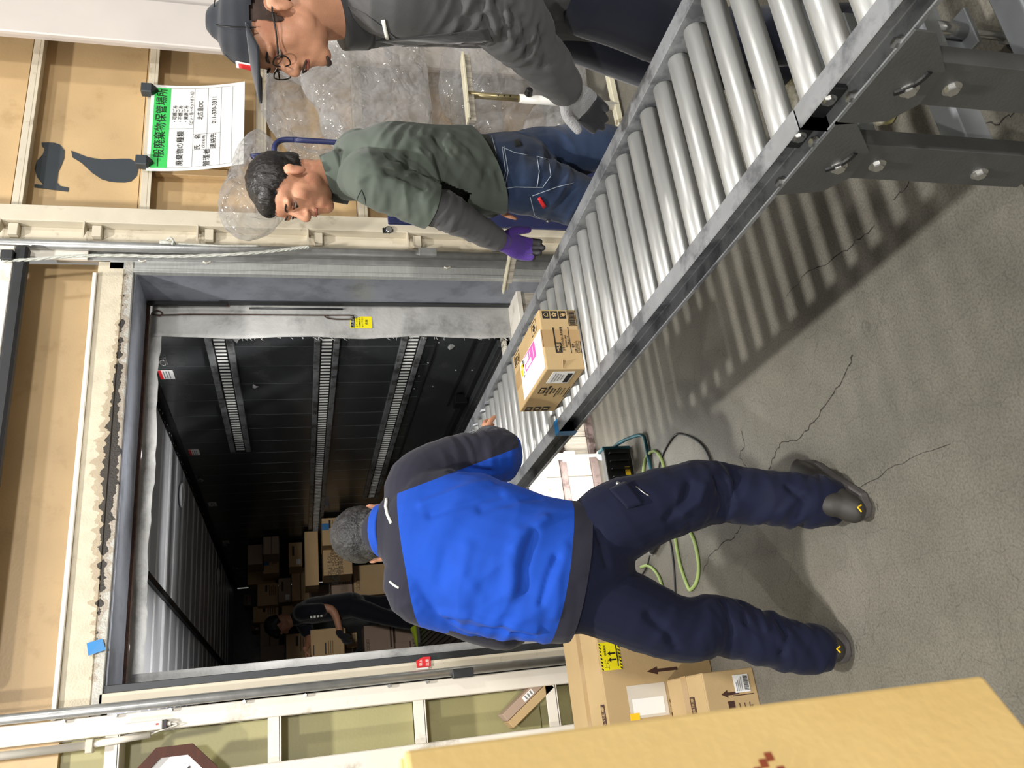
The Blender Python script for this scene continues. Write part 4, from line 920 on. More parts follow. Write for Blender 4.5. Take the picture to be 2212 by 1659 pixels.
def bag(name, lab, c, r, seed, amp=.16):
    """crumpled film: sums of folded planes give flat facets that meet in long sharp creases"""
    bm = bmesh.new(); bmesh.ops.create_icosphere(bm, subdivisions=6, radius=1); me = bpy.data.meshes.new(name); bm.to_mesh(me); bm.free()
    n = len(me.vertices); co = np.empty(n*3); me.vertices.foreach_get('co', co); co = co.reshape(-1, 3); rg = np.random.default_rng(int(seed*97))
    q = co.copy()
    for k in range(5):                      # bend the fold lines
        d = rg.normal(size=3); d /= np.linalg.norm(d); q = q+np.outer(np.sin(co@d*rg.uniform(3, 7)+rg.uniform(0, 6)), rg.normal(size=3)*.055)
    h = np.zeros(n)
    for k in range(110):
        d = rg.normal(size=3)*np.array((1, 1, .7)); d /= np.linalg.norm(d); o = rg.uniform(-1, 1)
        w = amp*rg.uniform(.3, 1)*rg.choice((-1, 1))*(1.7 if k < 22 else 1.25); t = np.abs(q@d-o)
        if k >= 40: t = np.minimum(t, rg.uniform(.05, .18))          # short local creases
        h += w*(t-t.mean())
    h = np.clip(h, -.55, .6); p = co*(1+h)[:, None]*np.array(r); p[:, 2] = np.maximum(p[:, 2], -r[2]*.95)
    me.vertices.foreach_set('co', p.reshape(-1)); me.update()
    o = link(name, me, M['film'], None, smooth=False); o.location = c
    return tag(o, lab, 'plastic bag', 'clear plastic bags')
def at(px, py, Y): return ay(px, py, Y)
bag('plastic_bag', 'huge crumpled clear plastic bag heaped behind the capped head', at(740,180,3.25), (.44,.17,.46), 1)
bag('plastic_bag', 'clear plastic bag bulging above the green-shirt head', at(556,392,3.58), (.24,.11,.17), 2)
bag('plastic_bag', 'tall clear plastic bag against the wall rail under the waste sign', at(735,270,3.68), (.36,.09,.34), 3)
bag('plastic_bag', 'clear plastic bag hanging low beside the blue jeans', at(1130,180,3.36), (.42,.12,.34), 4, amp=.12)
bag('plastic_bag', 'clear plastic bag crammed between wall and grey jacket', at(930,150,3.74), (.46,.10,.40), 5)
bag('plastic_bag', 'flattened clear plastic bag spilling by the gloved grey hand', at(1210,250,3.1), (.20,.12,.16), 6, amp=.12)
# ------------------------------------------------------------------ people: lofted volumes fused into continuous surfaces
def loft(mb, rings, n=20, k=5, cap=True):
    """rings: (centre, side vector, half width along side, half depth) - smoothly interpolated, rounded ends"""
    P_ = [V(r[0]) for r in rings]; S = [V(r[1]).normalized() for r in rings]; A = [r[2] for r in rings]; B = [r[3] for r in rings]
    ctr = smoothpath(P_, k); m_ = len(ctr)
    def itp(L, i):
        t = i/k; j = min(int(t), len(L)-2); f = t-j; f = f*f*(3-2*f) if isinstance(L[0], float) else f
        return L[j]*(1-f)+L[j+1]*f
    A = [float(a) for a in A]; B = [float(b_) for b_ in B]; vs = []; fs = []; rows = 0
    def ring(c, s, t, a, b_):
        s = (s-t*s.dot(t)).normalized(); q = t.cross(s)
        return [c+s*(a*math.cos(2*PI*i/n))+q*(b_*math.sin(2*PI*i/n)) for i in range(n)]
    for i, c in enumerate(ctr):
        t = (ctr[min(i+1, m_-1)]-ctr[max(i-1, 0)]).normalized(); s = itp(S, i); a, b_ = itp(A, i), itp(B, i)
        if i == 0 and cap:
            for h, g in ((.75, .45), (.42, .78)):
                vs += ring(c-t*min(a, b_)*h, s, t, a*g, b_*g); rows += 1
        vs += ring(c, s, t, a, b_); rows += 1
        if i == m_-1 and cap:
            for h, g in ((.42, .78), (.75, .45)):
                vs += ring(c+t*min(a, b_)*h, s, t, a*g, b_*g); rows += 1
    for j in range(rows-1): fs += [(j*n+i, j*n+(i+1) % n, (j+1)*n+(i+1) % n, (j+1)*n+i) for i in range(n)]
    fs += [tuple(range(n-1, -1, -1)), tuple(range((rows-1)*n, rows*n))]
    mb.add(vs, fs); return mb
def limb(mb, pts, rad, n=16, k=5):
    s = (V(pts[-1])-V(pts[0])).orthogonal()
    return loft(mb, [(p, s, r, r) for p, r in zip(pts, rad)], n, k)
def fused(mb, vox, smooth=4, disp=None):
    me = bpy.data.meshes.new('tmp'); me.from_pydata([tuple(v) for v in mb.v], [], mb.f)
    o = bpy.data.objects.new('tmp', me); col.objects.link(o)
    q = o.modifiers.new('r', 'REMESH'); q.mode = 'VOXEL'; q.voxel_size = vox; q.use_smooth_shade = True
    if smooth: q = o.modifiers.new('s', 'SMOOTH'); q.factor = .5; q.iterations = smooth
    dg = bpy.context.evaluated_depsgraph_get(); out = bpy.data.meshes.new_from_object(o.evaluated_get(dg))
    bpy.data.objects.remove(o); bpy.data.meshes.remove(me)
    if disp:
        co = [v.co.copy() for v in out.vertices]; no = [v.normal.copy() for v in out.vertices]
        for v, c, n_ in zip(out.vertices, co, no): v.co = c+n_*disp(c)
    return out
def fold_set(sets, base=.0):
    """sets: (centre, radius, axis, freq along axis, freq across, amp, seed) - soft ridged cloth folds"""
    sets = [(V(c), r, V(a_).normalized(), f1, f2, am, sd) for c, r, a_, f1, f2, am, sd in sets]
    def f(p):
        d = base*noise.noise(p*5.0)
        for c, r, a_, f1, f2, am, sd in sets:
            w_ = 1-(p-c).length/r
            if w_ <= 0: continue
            w_ = min(1, w_*2.0); t = p.dot(a_); q = (p-a_*t)*f2+a_*(t*f1)+V((sd*7.3, sd*3.1, sd))
            nn = noise.noise(q); d += am*w_*((1-2.2*abs(nn))*.7+.5*noise.noise(q*2.1))
        return d
    return f
from mathutils.bvhtree import BVHTree
def surface(me):
    return BVHTree.FromPolygons([v.co.copy() for v in me.vertices], [tuple(p.vertices) for p in me.polygons])
def on(bv, x, y, lift=.002):
    r = bv.ray_cast(CAM, ray(x, y).normalized())
    return None if r[0] is None else r[0]+r[1]*lift*(1 if r[1].dot(ray(x, y)) < 0 else -1)
def stitch(bv, pix, par, name='stitching', mt='stitch', r=.0014, lift=.001, k=5):
    path = []
    for (x0, y0), (x1, y1) in zip(pix[:-1], pix[1:]):
        n = max(2, int(math.hypot(x1-x0, y1-y0)/9))
        path += [on(bv, x0+(x1-x0)*i/n, y0+(y1-y0)*i/n, lift) for i in range(n)]
    path = [p for p in path+[on(bv, *pix[-1], lift)] if p is not None]
    if len(path) > 2: return MB().tube(path, r, 5).build(name, M[mt], par, smooth=True)
def patch(bv, quad, par, name, mt, lift=.003, nu=5, nv=5, thick=.002):
    def f(u, v):
        x = (quad[0][0]*(1-u)+quad[1][0]*u)*(1-v)+(quad[3][0]*(1-u)+quad[2][0]*u)*v; y = (quad[0][1]*(1-u)+quad[1][1]*u)*(1-v)+(quad[3][1]*(1-u)+quad[2][1]*u)*v
        return on(bv, x, y, lift)
    g = {(i, j): f(i/nu, j/nv) for i in range(nu+1) for j in range(nv+1)}
    if any(p is None for p in g.values()): return None
    return MB().grid(lambda u, v: g[(round(u*nu), round(v*nv))], nu, nv).build(name, M[mt], par, smooth=True, solid=thick)
def carve(me, lines):
    """press creases (amp < 0) or raise folds (amp > 0) along lines drawn on the cloth"""
    bv = surface(me); n = len(me.vertices); co = np.empty(n*3); me.vertices.foreach_get('co', co); co = co.reshape(-1, 3)
    no = np.array([v.normal[:] for v in me.vertices]); tot = np.zeros(n)
    for pix, wd, am in lines:
        pts = [on(bv, x, y, 0) for x, y in pix]; pts = [np.array(p[:]) for p in pts if p is not None]
        if len(pts) < 2: continue
        best = np.full(n, 9.0)
        for a, b_ in zip(pts[:-1], pts[1:]):
            d = b_-a; t = np.clip(((co-a)@d)/max(d@d, 1e-9), 0, 1); best = np.minimum(best, np.linalg.norm(co-a-t[:, None]*d, axis=1))
        tot += am*np.exp(-(best/wd)**2)
    co += no*tot[:, None]; me.vertices.foreach_set('co', co.reshape(-1)); me.update(); return me
def partmesh(name, me, mt, parent):
    me.transform(Matrix.Translation(-wloc(parent))); me.materials.clear()
    return link(name, me, M[mt], parent, smooth=True)
def split(me, classify, cuts=()):
    """cut a fused mesh along planes and return one mesh per class"""
    bm = bmesh.new(); bm.from_mesh(me)
    for co, no, region in cuts:
        fs = [f for f in bm.faces if region is None or region(f.calc_center_median())]
        es = list({e for f in fs for e in f.edges}); vs = list({v for f in fs for v in f.verts})
        bmesh.ops.bisect_plane(bm, geom=vs+es+fs, plane_co=V(co), plane_no=V(no), dist=1e-5)
    out = {}
    keys = {f.index: classify(f.calc_center_median()) for f in bm.faces}
    bm.faces.index_update(); keys = [classify(f.calc_center_median()) for f in bm.faces]
    for key in sorted(set(keys)):
        b2 = bm.copy(); b2.faces.ensure_lookup_table()
        bmesh.ops.delete(b2, geom=[f for f, kk in zip(list(b2.faces), keys) if kk != key], context='FACES')
        m2 = bpy.data.meshes.new('piece'); b2.to_mesh(m2); b2.free(); out[key] = m2
    bm.free(); return out
def basis(fwd, up=(0,0,1)):
    y = V(fwd).normalized(); x = y.cross(V(up)).normalized(); z = x.cross(y); return Matrix((x, y, z)).transposed()
def head(mb, c, B, s=1.0):
    c = V(c)
    def E(p, r, rot=None): mb.ell(c+B@(V(p)*s), [a*s for a in r], B if rot is None else B@rot, 20, 14)
    E((0,-.014,.034), (.0765,.097,.086)); E((0,.027,-.030), (.064,.066,.090)); E((0,.045,.035), (.062,.048,.05))
    E((0,.070,-.098), (.027,.024,.024)); E((0,.050,-.080), (.045,.042,.034))
    for q in (-1, 1):
        E((q*.040,.050,-.024), (.024,.025,.034)); E((q*.044,.012,-.058), (.020,.042,.034)); E((q*.033,.077,.021), (.030,.015,.012))
        E((q*.077,-.014,-.012), (.009,.019,.033), Matrix.Rotation(-.35*q, 3, 'Z')); E((q*.080,-.020,.004), (.010,.014,.016)); E((q*.012,.101,-.035), (.010,.011,.009))
    P_ = [c+B@(V(p)*s) for p in ((0,.084,.018), (0,.096,-.006), (0,.110,-.028), (0,.108,-.036))]
    limb(mb, P_, [.009*s,.011*s,.013*s,.012*s], 12)
    E((0,.090,-.056), (.024,.012,.008)); E((0,.087,-.068), (.021,.012,.008))
    E((0,-.045,-.045), (.052,.045,.055))
def face_parts(par, c, B, s=1.0, brow='hair_black', lips='lip', eyes=True, gaze=-.4):
    c = V(c)
    for q in (-1, 1):
        mb = MB(); pts = [c+B@(V(p)*s) for p in ((q*.014,.0935,.024), (q*.028,.0945,.030), (q*.044,.088,.029), (q*.055,.076,.022))]
        mb.tube(smoothpath(pts, 4), [a*s for a in (.0018,.0026,.003,.003,.003,.003,.003,.0028,.0026,.0024,.002,.0016,.0012)], 6); mb.build('eyebrow', M[brow], par, smooth=True)
        if eyes:
            e0 = c+B@(V((q*.032,.0780,.0))*s)
            ey = MB().ell(e0, (.0112*s,.0112*s,.0046*s), B, 14, 10).build('eye', M['eye_white'], par, smooth=True)
            d = B@V((0,1,gaze)).normalized(); MB().ell(e0+d*.0095*s, (.0050*s,.0035*s,.0048*s), basis(d), 12, 8).build('iris', M['hair_black'], ey, smooth=True)
            pts = [c+B@(V(p)*s) for p in ((q*.018,.0855,.002), (q*.027,.0905,.0085), (q*.038,.0895,.0085), (q*.047,.080,.003))]
            MB().tube(smoothpath(pts, 4), [.0022*s]*13, 6).build('eyelid', M['skin_dark'], par, smooth=True)
    pts = [c+B@(V(p)*s) for p in ((-.022,.0905,-.063), (-.010,.0985,-.062), (0,.1005,-.0625), (.010,.0985,-.062), (.022,.0905,-.063))]
    MB().tube(smoothpath(pts, 4), .0034*s, 6).build('mouth', M[lips], par, smooth=True)
def hand(mb, wrist, d, nrm, thumb, curl=.5, s=1.0, spread=.05, grow=0):
    """d finger direction, nrm = direction the palm faces, thumb = +1 / -1 side along d x nrm"""
    d = V(d).normalized(); nrm = V(nrm); nrm = (nrm-d*nrm.dot(d)).normalized(); sd = d.cross(nrm); w0 = V(wrist)
    loft(mb, [(w0-d*.02*s, sd, .026*s+grow, .019*s+grow), (w0+d*.02*s, sd, .032*s+grow, .017*s+grow), (w0+d*.06*s, sd, .041*s+grow, .015*s+grow), (w0+d*.09*s, sd, .040*s+grow, .012*s+grow)], 14)
    for i, (off, ln) in enumerate(((.031,.066), (.0105,.076), (-.0105,.070), (-.031,.054))):
        o = off*s*(-thumb)*-1; base = w0+d*(.088-.004*abs(i-1))*s+sd*o; dd = (d+sd*(o/s)*spread*8).normalized(); pts = [base-dd*.015*s]; p = base; ang = curl*(.55+.08*i)
        pts.append(p)
        for sg in (.42, .33, .27):
            q = dd*math.cos(ang)+nrm*math.sin(ang); p = p+q*ln*sg*s*1.05; pts.append(p); ang += curl*(.95+.1*i)
        limb(mb, pts, [.0095*s+grow,.0095*s+grow,.009*s+grow,.0083*s+grow,.0070*s+grow], 10, 3)
    b0 = w0+d*.022*s+sd*thumb*.026*s
    q1 = (d*.62+sd*thumb*.62+nrm*.38).normalized(); q2 = (d*.85+sd*thumb*.18+nrm*.45).normalized()
    limb(mb, [b0-q1*.01*s, b0+q1*.032*s, b0+q1*.034*s+q2*.030*s, b0+q1*.034*s+q2*.052*s], [.013*s+grow,.0115*s+grow,.010*s+grow,.008*s+grow], 10, 3)
def shoe(par, heel, toe, name='shoe', mt='shoe_black', sole='shoe_sole', h=.075, w_=.05, top=None):
    heel, toe = V(heel), V(toe); d = (toe-heel); L_ = d.length; d.normalize(); sd = d.cross(V((0,0,1))).normalized(); up = V((0,0,1))
    mb = MB(); prof = [(0,.030,.045),(.10,.034,.058),(.32,.036,.058),(.52,.042,.044),(.75,.047,.034),(.93,.038,.026),(1.0,.022,.018)]
    loft(mb, [(heel+d*(L_*t)+up*(.026+hh*.5), sd, ww*w_/.047, hh*.62) for t, ww, hh in prof], 18)
    a = heel+d*L_*.16; limb(mb, [a+up*.05, a+up*.085, (V(top) if top is not None else a+up*.12)], [.036,.036,.036])
    o = partmesh(name, fused(mb, .005, 3), mt, par)
    out = []; pr_ = [(-.01,.30),(.08,.78),(.3,.84),(.5,.88),(.72,1.0),(.9,.80),(1.01,.30)]
    for t, ww in pr_: out.append((t*L_, ww*w_*.98))
    for t, ww in reversed(pr_): out.append((t*L_, -ww*w_*.98))
    MB().prism(out, heel+up*.0, d, sd, up*.03).build('sole', M[sole], o, bevel=.006, seg=2, fix=True)
    return o

M['skin'] = pm('skin', rgb(198,144,114), .48, ns=30, na=.07, bump=.08, bs=250, dirt=rgb(186,116,94), ds=14, dk=(.5,.85), spec=.4)
M['skin_dark'] = pm('skin_shade', rgb(120,74,58), .55)
M['lip'] = pm('lip', rgb(160,92,84), .45)
M['eye_white'] = pm('eye_white', rgb(168,158,150), .25, na=.02)
M['hair_black'] = pm('hair_black', rgb(26,22,21), .42, ns=60, na=.5, bump=.6, bs=90, stretch=(1,1,.35))
M['beard'] = pm('beard_stubble', rgb(66,50,42), .7, ns=60, na=.4)
M['hair_grey'] = pm('hair_grey', rgb(52,51,52), .55, ns=26, na=.35, dirt=rgb(24,23,25), ds=22, dk=(.42,.6), bump=.6, bs=140)
def cloth(name, c, rough=.8, na=.08, weave=500, bump=.1, sheen=.25, dirt=None):
    mt = pm(name, c, rough, ns=7, na=na, bump=bump, bs=weave, spec=.2, dirt=dirt, ds=5, dk=(.45,.8)); b = mt.node_tree.nodes['Principled BSDF']
    b.inputs['Sheen Weight'].default_value = sheen; b.inputs['Sheen Roughness'].default_value = .5; return mt
M['jacket_blue'] = cloth('jacket_blue', rgb(22,70,170), sheen=.05)
M['jacket_navy'] = cloth('jacket_navy', rgb(38,38,50), sheen=.1)
M['pants_navy'] = cloth('pants_navy', rgb(14,19,42), sheen=.05)
M['shirt_green'] = cloth('shirt_green', rgb(92,100,92), sheen=.1)
M['under_grey'] = cloth('undershirt_grey', rgb(78,78,80), sheen=.15)
M['under_dark'] = cloth('undershirt_dark', rgb(44,48,46), sheen=.1)
M['denim'] = cloth('denim', rgb(42,58,86), na=.18, weave=700, bump=.2, dirt=rgb(34,48,74))
M['stitch'] = pm('denim_stitch', rgb(176,186,200), .8)
M['jacket_grey'] = cloth('jacket_grey', rgb(72,72,73), rough=.6, sheen=.1)
M['jacket_grey_dark'] = cloth('jacket_lining', rgb(48,48,50), rough=.6)
M['pants_black'] = cloth('pants_black', rgb(20,24,38))
M['cap_black'] = cloth('cap_charcoal', rgb(38,41,48), rough=.7)
M['tee_black'] = cloth('tee_black', rgb(18,20,30))
M['glove_purple'] = cloth('glove_purple', rgb(74,48,128), weave=260, bump=.3)
M['glove_palm'] = pm('glove_palm', rgb(40,38,40), .6)
M['glove_grey'] = cloth('glove_grey', rgb(150,150,152), na=.35, weave=220, bump=.5)
M['glove_black'] = cloth('glove_black', rgb(34,34,38))
M['shoe_black'] = pm('shoe_charcoal', rgb(44,41,38), .6, ns=20, na=.15)
M['shoe_sole'] = pm('shoe_sole', rgb(84,80,80), .6, ns=20, na=.1)
M['shoe_lime'] = cloth('shoe_lime', rgb(170,190,40))
M['shoe_white'] = pm('shoe_white', rgb(226,222,206), .55, ns=12, na=.08, dirt=rgb(150,140,100), ds=9)
M['shoe_cream'] = pm('shoe_cream', rgb(186,180,128), .55)
M['reflective'] = pm('reflective_piping', rgb(236,236,226), .35, na=.02)

# ================================================================== person in the blue jacket, seen from behind
pA = thing('person', 'person in blue and navy work jacket and navy trousers, back turned, legs spread', 'person', (.42, 2.3, 0))
hR, kR, aR = V((.525,2.34,.77)), V((.594,2.24,.375)), V((.520,2.110,.085))
hL, kL, aL = V((.345,2.37,.80)), V((.215,2.345,.44)), V((.118,2.305,.095))
pel, mid, che, nb = V((.425,2.36,.86)), V((.485,2.405,1.05)), V((.565,2.45,1.22)), V((.602,2.500,1.352))
sR, eR, wR = V((.760,2.46,1.250)), V((.828,2.49,.965)), V((.955,2.665,.945))
sL, eL, wL = V((.395,2.475,1.275)), V((.288,2.545,.985)), V((.42,2.74,.87))
side = V((1,-.15,.02))
Hc, HB = V((.618,2.585,1.362)), basis((.22,.84,-.48), (0,.1,1))
mb = MB(); head(mb, Hc, HB, 1.03); limb(mb, [nb-V((0,.02,.06)), nb+V((.003,.015,.01)), Hc+HB@V((0,-.03,-.06))], [.06,.056,.058])
loft(mb, [(pel-V((0,0,.06)), side, .13, .09), (mid, side, .14, .09), (che, side, .15, .09), (nb-V((0,0,.03)), side, .09, .06)])
for s_, e_, w_ in ((sR,eR,wR), (sL,eL,wL)): limb(mb, [che+(s_-che)*.5, s_, e_, w_], [.05,.045,.038,.027])
for h_, k_, a_ in ((hR,kR,aR), (hL,kL,aL)): limb(mb, [h_+V((0,0,.04)), h_, k_, a_, a_-V((0,0,.04))], [.07,.075,.05,.036,.036])
hd = (V((1.03,2.77,.935))-wR).normalized(); hand(mb, wR+hd*.01, hd, (-.15,-.1,-1), -1, .45, .95)
hand(mb, wL, V((.5,.75,-.3)), (0,0,-1), 1, .5, .95)
partmesh('body', fused(mb, .005, 5), 'skin', pA)
# hair
mb = MB(); mb.ell(Hc+HB@V((0,-.020,.040)), (.090,.106,.094), HB, 28, 20); mb.ell(Hc+HB@V((0,-.055,-.010)), (.077,.062,.064), HB, 24, 16); mb.ell(Hc+HB@V((0,.03,.075)), (.066,.05,.045), HB, 20, 14)
hair = fused(mb, .005, 2, lambda p: .002*noise.noise(p*50)+.002*noise.noise(p*130))
def hairline(p):
    q = HB.transposed()@(p-Hc); return 'hair' if (q.z > -.030+.9*max(0, q.y+.02)) and not (abs(q.x) > .066 and q.z < .0 and q.y > -.03) else 'cut'
partmesh('hair', split(hair, hairline)['hair'], 'hair_grey', pA)
# jacket
mb = MB()
loft(mb, [(pel-V((.01,.01,.12)), side, .200, .135), (pel+V((0,0,.02)), side, .213, .142), (mid, side, .222, .148), (V((.545,2.43,1.15)), side, .215, .140), (che+V((.01,0,.03)), side, .200, .118), (nb-V((.005,.015,.035)), side, .115, .085), (nb+V((0,.0,.0)), side, .078, .075)], 28)
limb(mb, [che+(sR-che)*.45+V((0,0,.0)), sR+V((-.02,0,-.01)), sR+(eR-sR)*.5+V((.01,0,0)), eR, eR+(wR-eR)*.5, wR-(wR-eR)*.08], [.10,.092,.086,.084,.070,.052], 20)
limb(mb, [che+(sL-che)*.45, sL+V((.015,0,-.01)), sL+(eL-sL)*.5, eL, eL+(wL-eL)*.5, wL], [.10,.086,.074,.068,.058,.046], 20)
up_t = (che-pel).normalized()
fs = fold_set([(mid+V((.07,-.1,-.04)), .32, (.55,0,-.8), 2.4, 8, .010, 1), (mid+V((-.17,-.06,-.02)), .22, (.3,0,1), 13, 5, .013, 2), (pel+V((.0,-.12,.10)), .22, (.9,0,.5), 10, 3, .009, 3), (sR+(eR-sR)*.7, .20, (eR-sR), 22, 6, .007, 4), (eR, .15, (.3,.5,.6), 24, 8, .008, 5), (che+V((0,-.1,-.08)), .22, (1,0,.3), 6, 3, .003, 6)], .004)
jk_ = carve(fused(mb, .0065, 3, fs), [
    ([(1153,1147),(1133,1222),(1130,1271)], .014, -.012), ([(1202,1206),(1182,1255),(1169,1303)], .012, -.012), ([(1120,1150),(1108,1222),(1106,1280)], .02, .008), ([(1222,1185),(1205,1250),(1200,1330)], .016, .006),
    ([(912,1090),(985,1062),(1058,1043)], .014, .009), ([(930,1112),(1000,1090),(1080,1068)], .014, -.009), ([(958,1323),(1010,1330),(1052,1343),(1110,1352),(1156,1362)], .014, .012), ([(975,1340),(1060,1362),(1150,1376)], .012, -.010),
    ([(1010,1180),(1000,1240),(1040,1290)], .02, .006), ([(960,1200),(950,1260)], .02, -.005), ([(1040,1100),(1100,1085),(1160,1075)], .014, -.008), ([(975,1018),(1010,1012),(1060,1020)], .010, -.012), ([(1180,1120),(1140,1150),(1110,1180)], .014, .008)]); bvJ = surface(jk_)
armr = lambda p: (p-che).dot(side.normalized()) > .17 or (p-sR).length < .11 and p.x > sR.x-.03
ax_r = (eR-sR).normalized(); up_r = V((.62,-.45,.35)); up_r = (up_r-ax_r*up_r.dot(ax_r)).normalized()
def in_arm_r(p):
    t = (p-sR).dot(ax_r); d = (p-(sR+ax_r*max(0, t))).length
    fa = (wR-eR).normalized(); t2 = max(0, min(.3, (p-eR).dot(fa))); d2 = (p-(eR+fa*t2)).length
    return (t > .035 and d < .115 and p.x > .70) or d2 < .085 and p.x > .74
yk_co, yk_no = ay(862,1160,2.34), V((-.05,.35,1)).normalized()
q1, q2 = ay(895,1052,2.40), ay(1124,965,2.45); ar_co = q1; ar_no = (q2-q1).cross(ray(1010,1010)).normalized(); ar_no = ar_no if ar_no.x > 0 else -ar_no
h1, h2 = ay(1243,1062,2.25), ay(1209,1382,2.25); hem_co = h1; hem_no = (h2-h1).cross(V((0,1,-.05))).normalized(); hem_no = hem_no if hem_no.z > 0 else -hem_no
hb_co = ay(1283,1062,2.25)
def jcls(p):
    if p.x > .66 and p.z > .9: return 'dark' if (p-ar_co).dot(ar_no) > 0 or ((p-yk_co).dot(yk_no) > 0 and p.x < .72) else 'blue'
    t = (p-sL).dot((eL-sL).normalized()); d = (p-(sL+(eL-sL).normalized()*max(0,t))).length
    if p.x < .66 and (d < .095 and t > .13 and p.y > 2.47 or p.y > 2.56 and p.z < 1.2): return 'dark'
    if p.z < 1.0 and (p-hb_co).dot(hem_no) < 0: return 'zcut'
    if (p-yk_co).dot(yk_no) > 0: return 'dark'
    if p.z < 1.0 and (p-hem_co).dot(hem_no) < 0 and p.x < .75: return 'hem'
    return 'blue'
pcs = split(jk_, jcls, [(yk_co, yk_no, lambda p: p.z > 1.15), (ar_co, ar_no, lambda p: p.x > .66 and p.z > .9), (hem_co, hem_no, lambda p: p.z < 1.0 and p.x < .75), (hb_co, hem_no, lambda p: p.z < 1.0)])
partmesh('jacket_body', pcs['blue'], 'jacket_blue', pA); partmesh('jacket_yoke', pcs['dark'], 'jacket_navy', pA); partmesh('jacket_hem', pcs['hem'], 'jacket_navy', pA)
mb = MB(); loft(mb, [(nb+V((0,-.012,-.020)), side, .085, .080), (nb+V((.003,.004,.004)), side, .080, .076)], 24, 4, False); mb.build('collar', M['jacket_blue'], pA, smooth=True, solid=.006)
mb = MB(); loft(mb, [(nb+V((.002,-.004,-.010)), side, .077, .073), (nb+V((.004,.006,.010)), side, .076, .072)], 24, 4, False); mb.build('collar_lining', M['jacket_navy'], pA, smooth=True, solid=.004)
stitch(bvJ, [(846,1130),(838,1112),(834,1095),(836,1078)], pA, 'shoulder_piping', 'reflective', .0055, .002)
stitch(bvJ, [(843,1256),(852,1264),(862,1270)], pA, 'shoulder_piping', 'reflective', .0035, .002)
# trousers
mb = MB()
loft(mb, [(pel+V((0,0,.03)), side, .185, .125), (pel-V((0,0,.06)), side, .195, .135), (V((.432,2.355,.72)), side, .17, .125)], 24)
limb(mb, [hR+V((-.03,0,-.01)), hR+(kR-hR)*.30, kR+V((.0,0,.06)), kR-V((0,0,.06)), kR+(aR-kR)*.6, aR+V((0,0,.02)), aR+V((0,-.005,-.03))], [.106,.124,.099,.088,.080,.076,.074], 22)
limb(mb, [hL+V((.02,0,.02)), hL+(kL-hL)*.35, kL+V((.0,0,.06)), kL-V((0,0,.06)), kL+(aL-kL)*.6, aL+V((0,0,.03)), aL+V((0,.0,-.015))], [.115,.112,.094,.086,.078,.072,.070], 22)
fs = fold_set([(kR, .20, (.3,-.2,1), 17, 6, .012, 11), (kR+(aR-kR)*.75, .20, (.5,0,1), 20, 7, .010, 12), (kL+(aL-kL)*.6, .28, (-.3,0,1), 19, 6, .010, 13), (hL+(kL-hL)*.8, .2, (.6,0,.8), 12, 5, .008, 14), (hR+(kR-hR)*.5, .24, (-.6,0,.9), 9, 4, .007, 15), (V((.43,2.28,.74)), .16, (1,0,.2), 12, 5, .006, 16)], .003)
jm = carve(fused(mb, .0065, 3, fs), [([(1545,1030),(1560,1070),(1556,1110)], .010, -.012), ([(1575,1035),(1590,1080)], .012, .008), ([(1475,1110),(1510,1080),(1520,1050)], .014, .010), ([(1440,1120),(1480,1075),(1490,1045)], .012, -.008), ([(1700,1050),(1740,1085),(1725,1120)], .010, -.009), ([(1640,1130),(1690,1100),(1740,1060)], .012, .006),
    ([(1400,1330),(1440,1365),(1460,1400)], .014, -.010), ([(1560,1300),(1575,1340),(1580,1370)], .009, -.009), ([(1600,1300),(1610,1345)], .009, -.009), ([(1680,1340),(1700,1370),(1690,1410)], .009, -.010), ([(1640,1320),(1655,1360)], .010, .007), ([(1290,1150),(1310,1220),(1390,1222)], .010, -.012)]); bvP = surface(jm); partmesh('trousers', jm, 'pants_navy', pA)
# cargo pocket flap, rivet
p0 = [ax(x, y, .615) for x, y in ((1322,1045),(1348,1026),(1385,1088),(1348,1092))]
f0 = V((.590,2.222,.70))
c4_ = [f0+V(d) for d in ((-.045,-.050,.055),(.045,-.020,.070),(.055,-.022,-.005),(-.035,-.060,-.02))]
patch(bvP, [(1318,1062),(1352,1046),(1388,1090),(1354,1100)], pA, 'pocket_flap', 'pants_navy', .008, 6, 6, .006)
stitch(bvP, [(1374,1052),(1392,1066),(1402,1072)], pA, 'zip', 'bolt', .0022, .002)
p_ = on(bvP, 1336, 1048, .006)
if p_ is not None: MB().ell(p_, (.007,.005,.007)).build('rivet', M['bolt'], pA, smooth=True)
sh = shoe(pA, (.455,2.000,.0), (.668,2.270,.0), top=aR+V((0,0,.03)), w_=.058)
p = V((.455,2.000,.062)); MB().tube([p+V((-.008,-.034,.0)), p+V((.004,-.040,.012)), p+V((.010,-.036,-.004))], .0025, 6).build('heel_logo', M['print_yellow'], sh)
sh2 = shoe(pA, (.104,2.262,.0), (.150,2.530,.0), top=aL+V((0,0,.03)), w_=.056)
p = V((.104,2.262,.066)); MB().tube([p+V((-.01,-.037,.0)), p+V((.0,-.039,.010)), p+V((.006,-.037,-.004))], .0025, 6).build('heel_logo', M['print_yellow'], sh2)

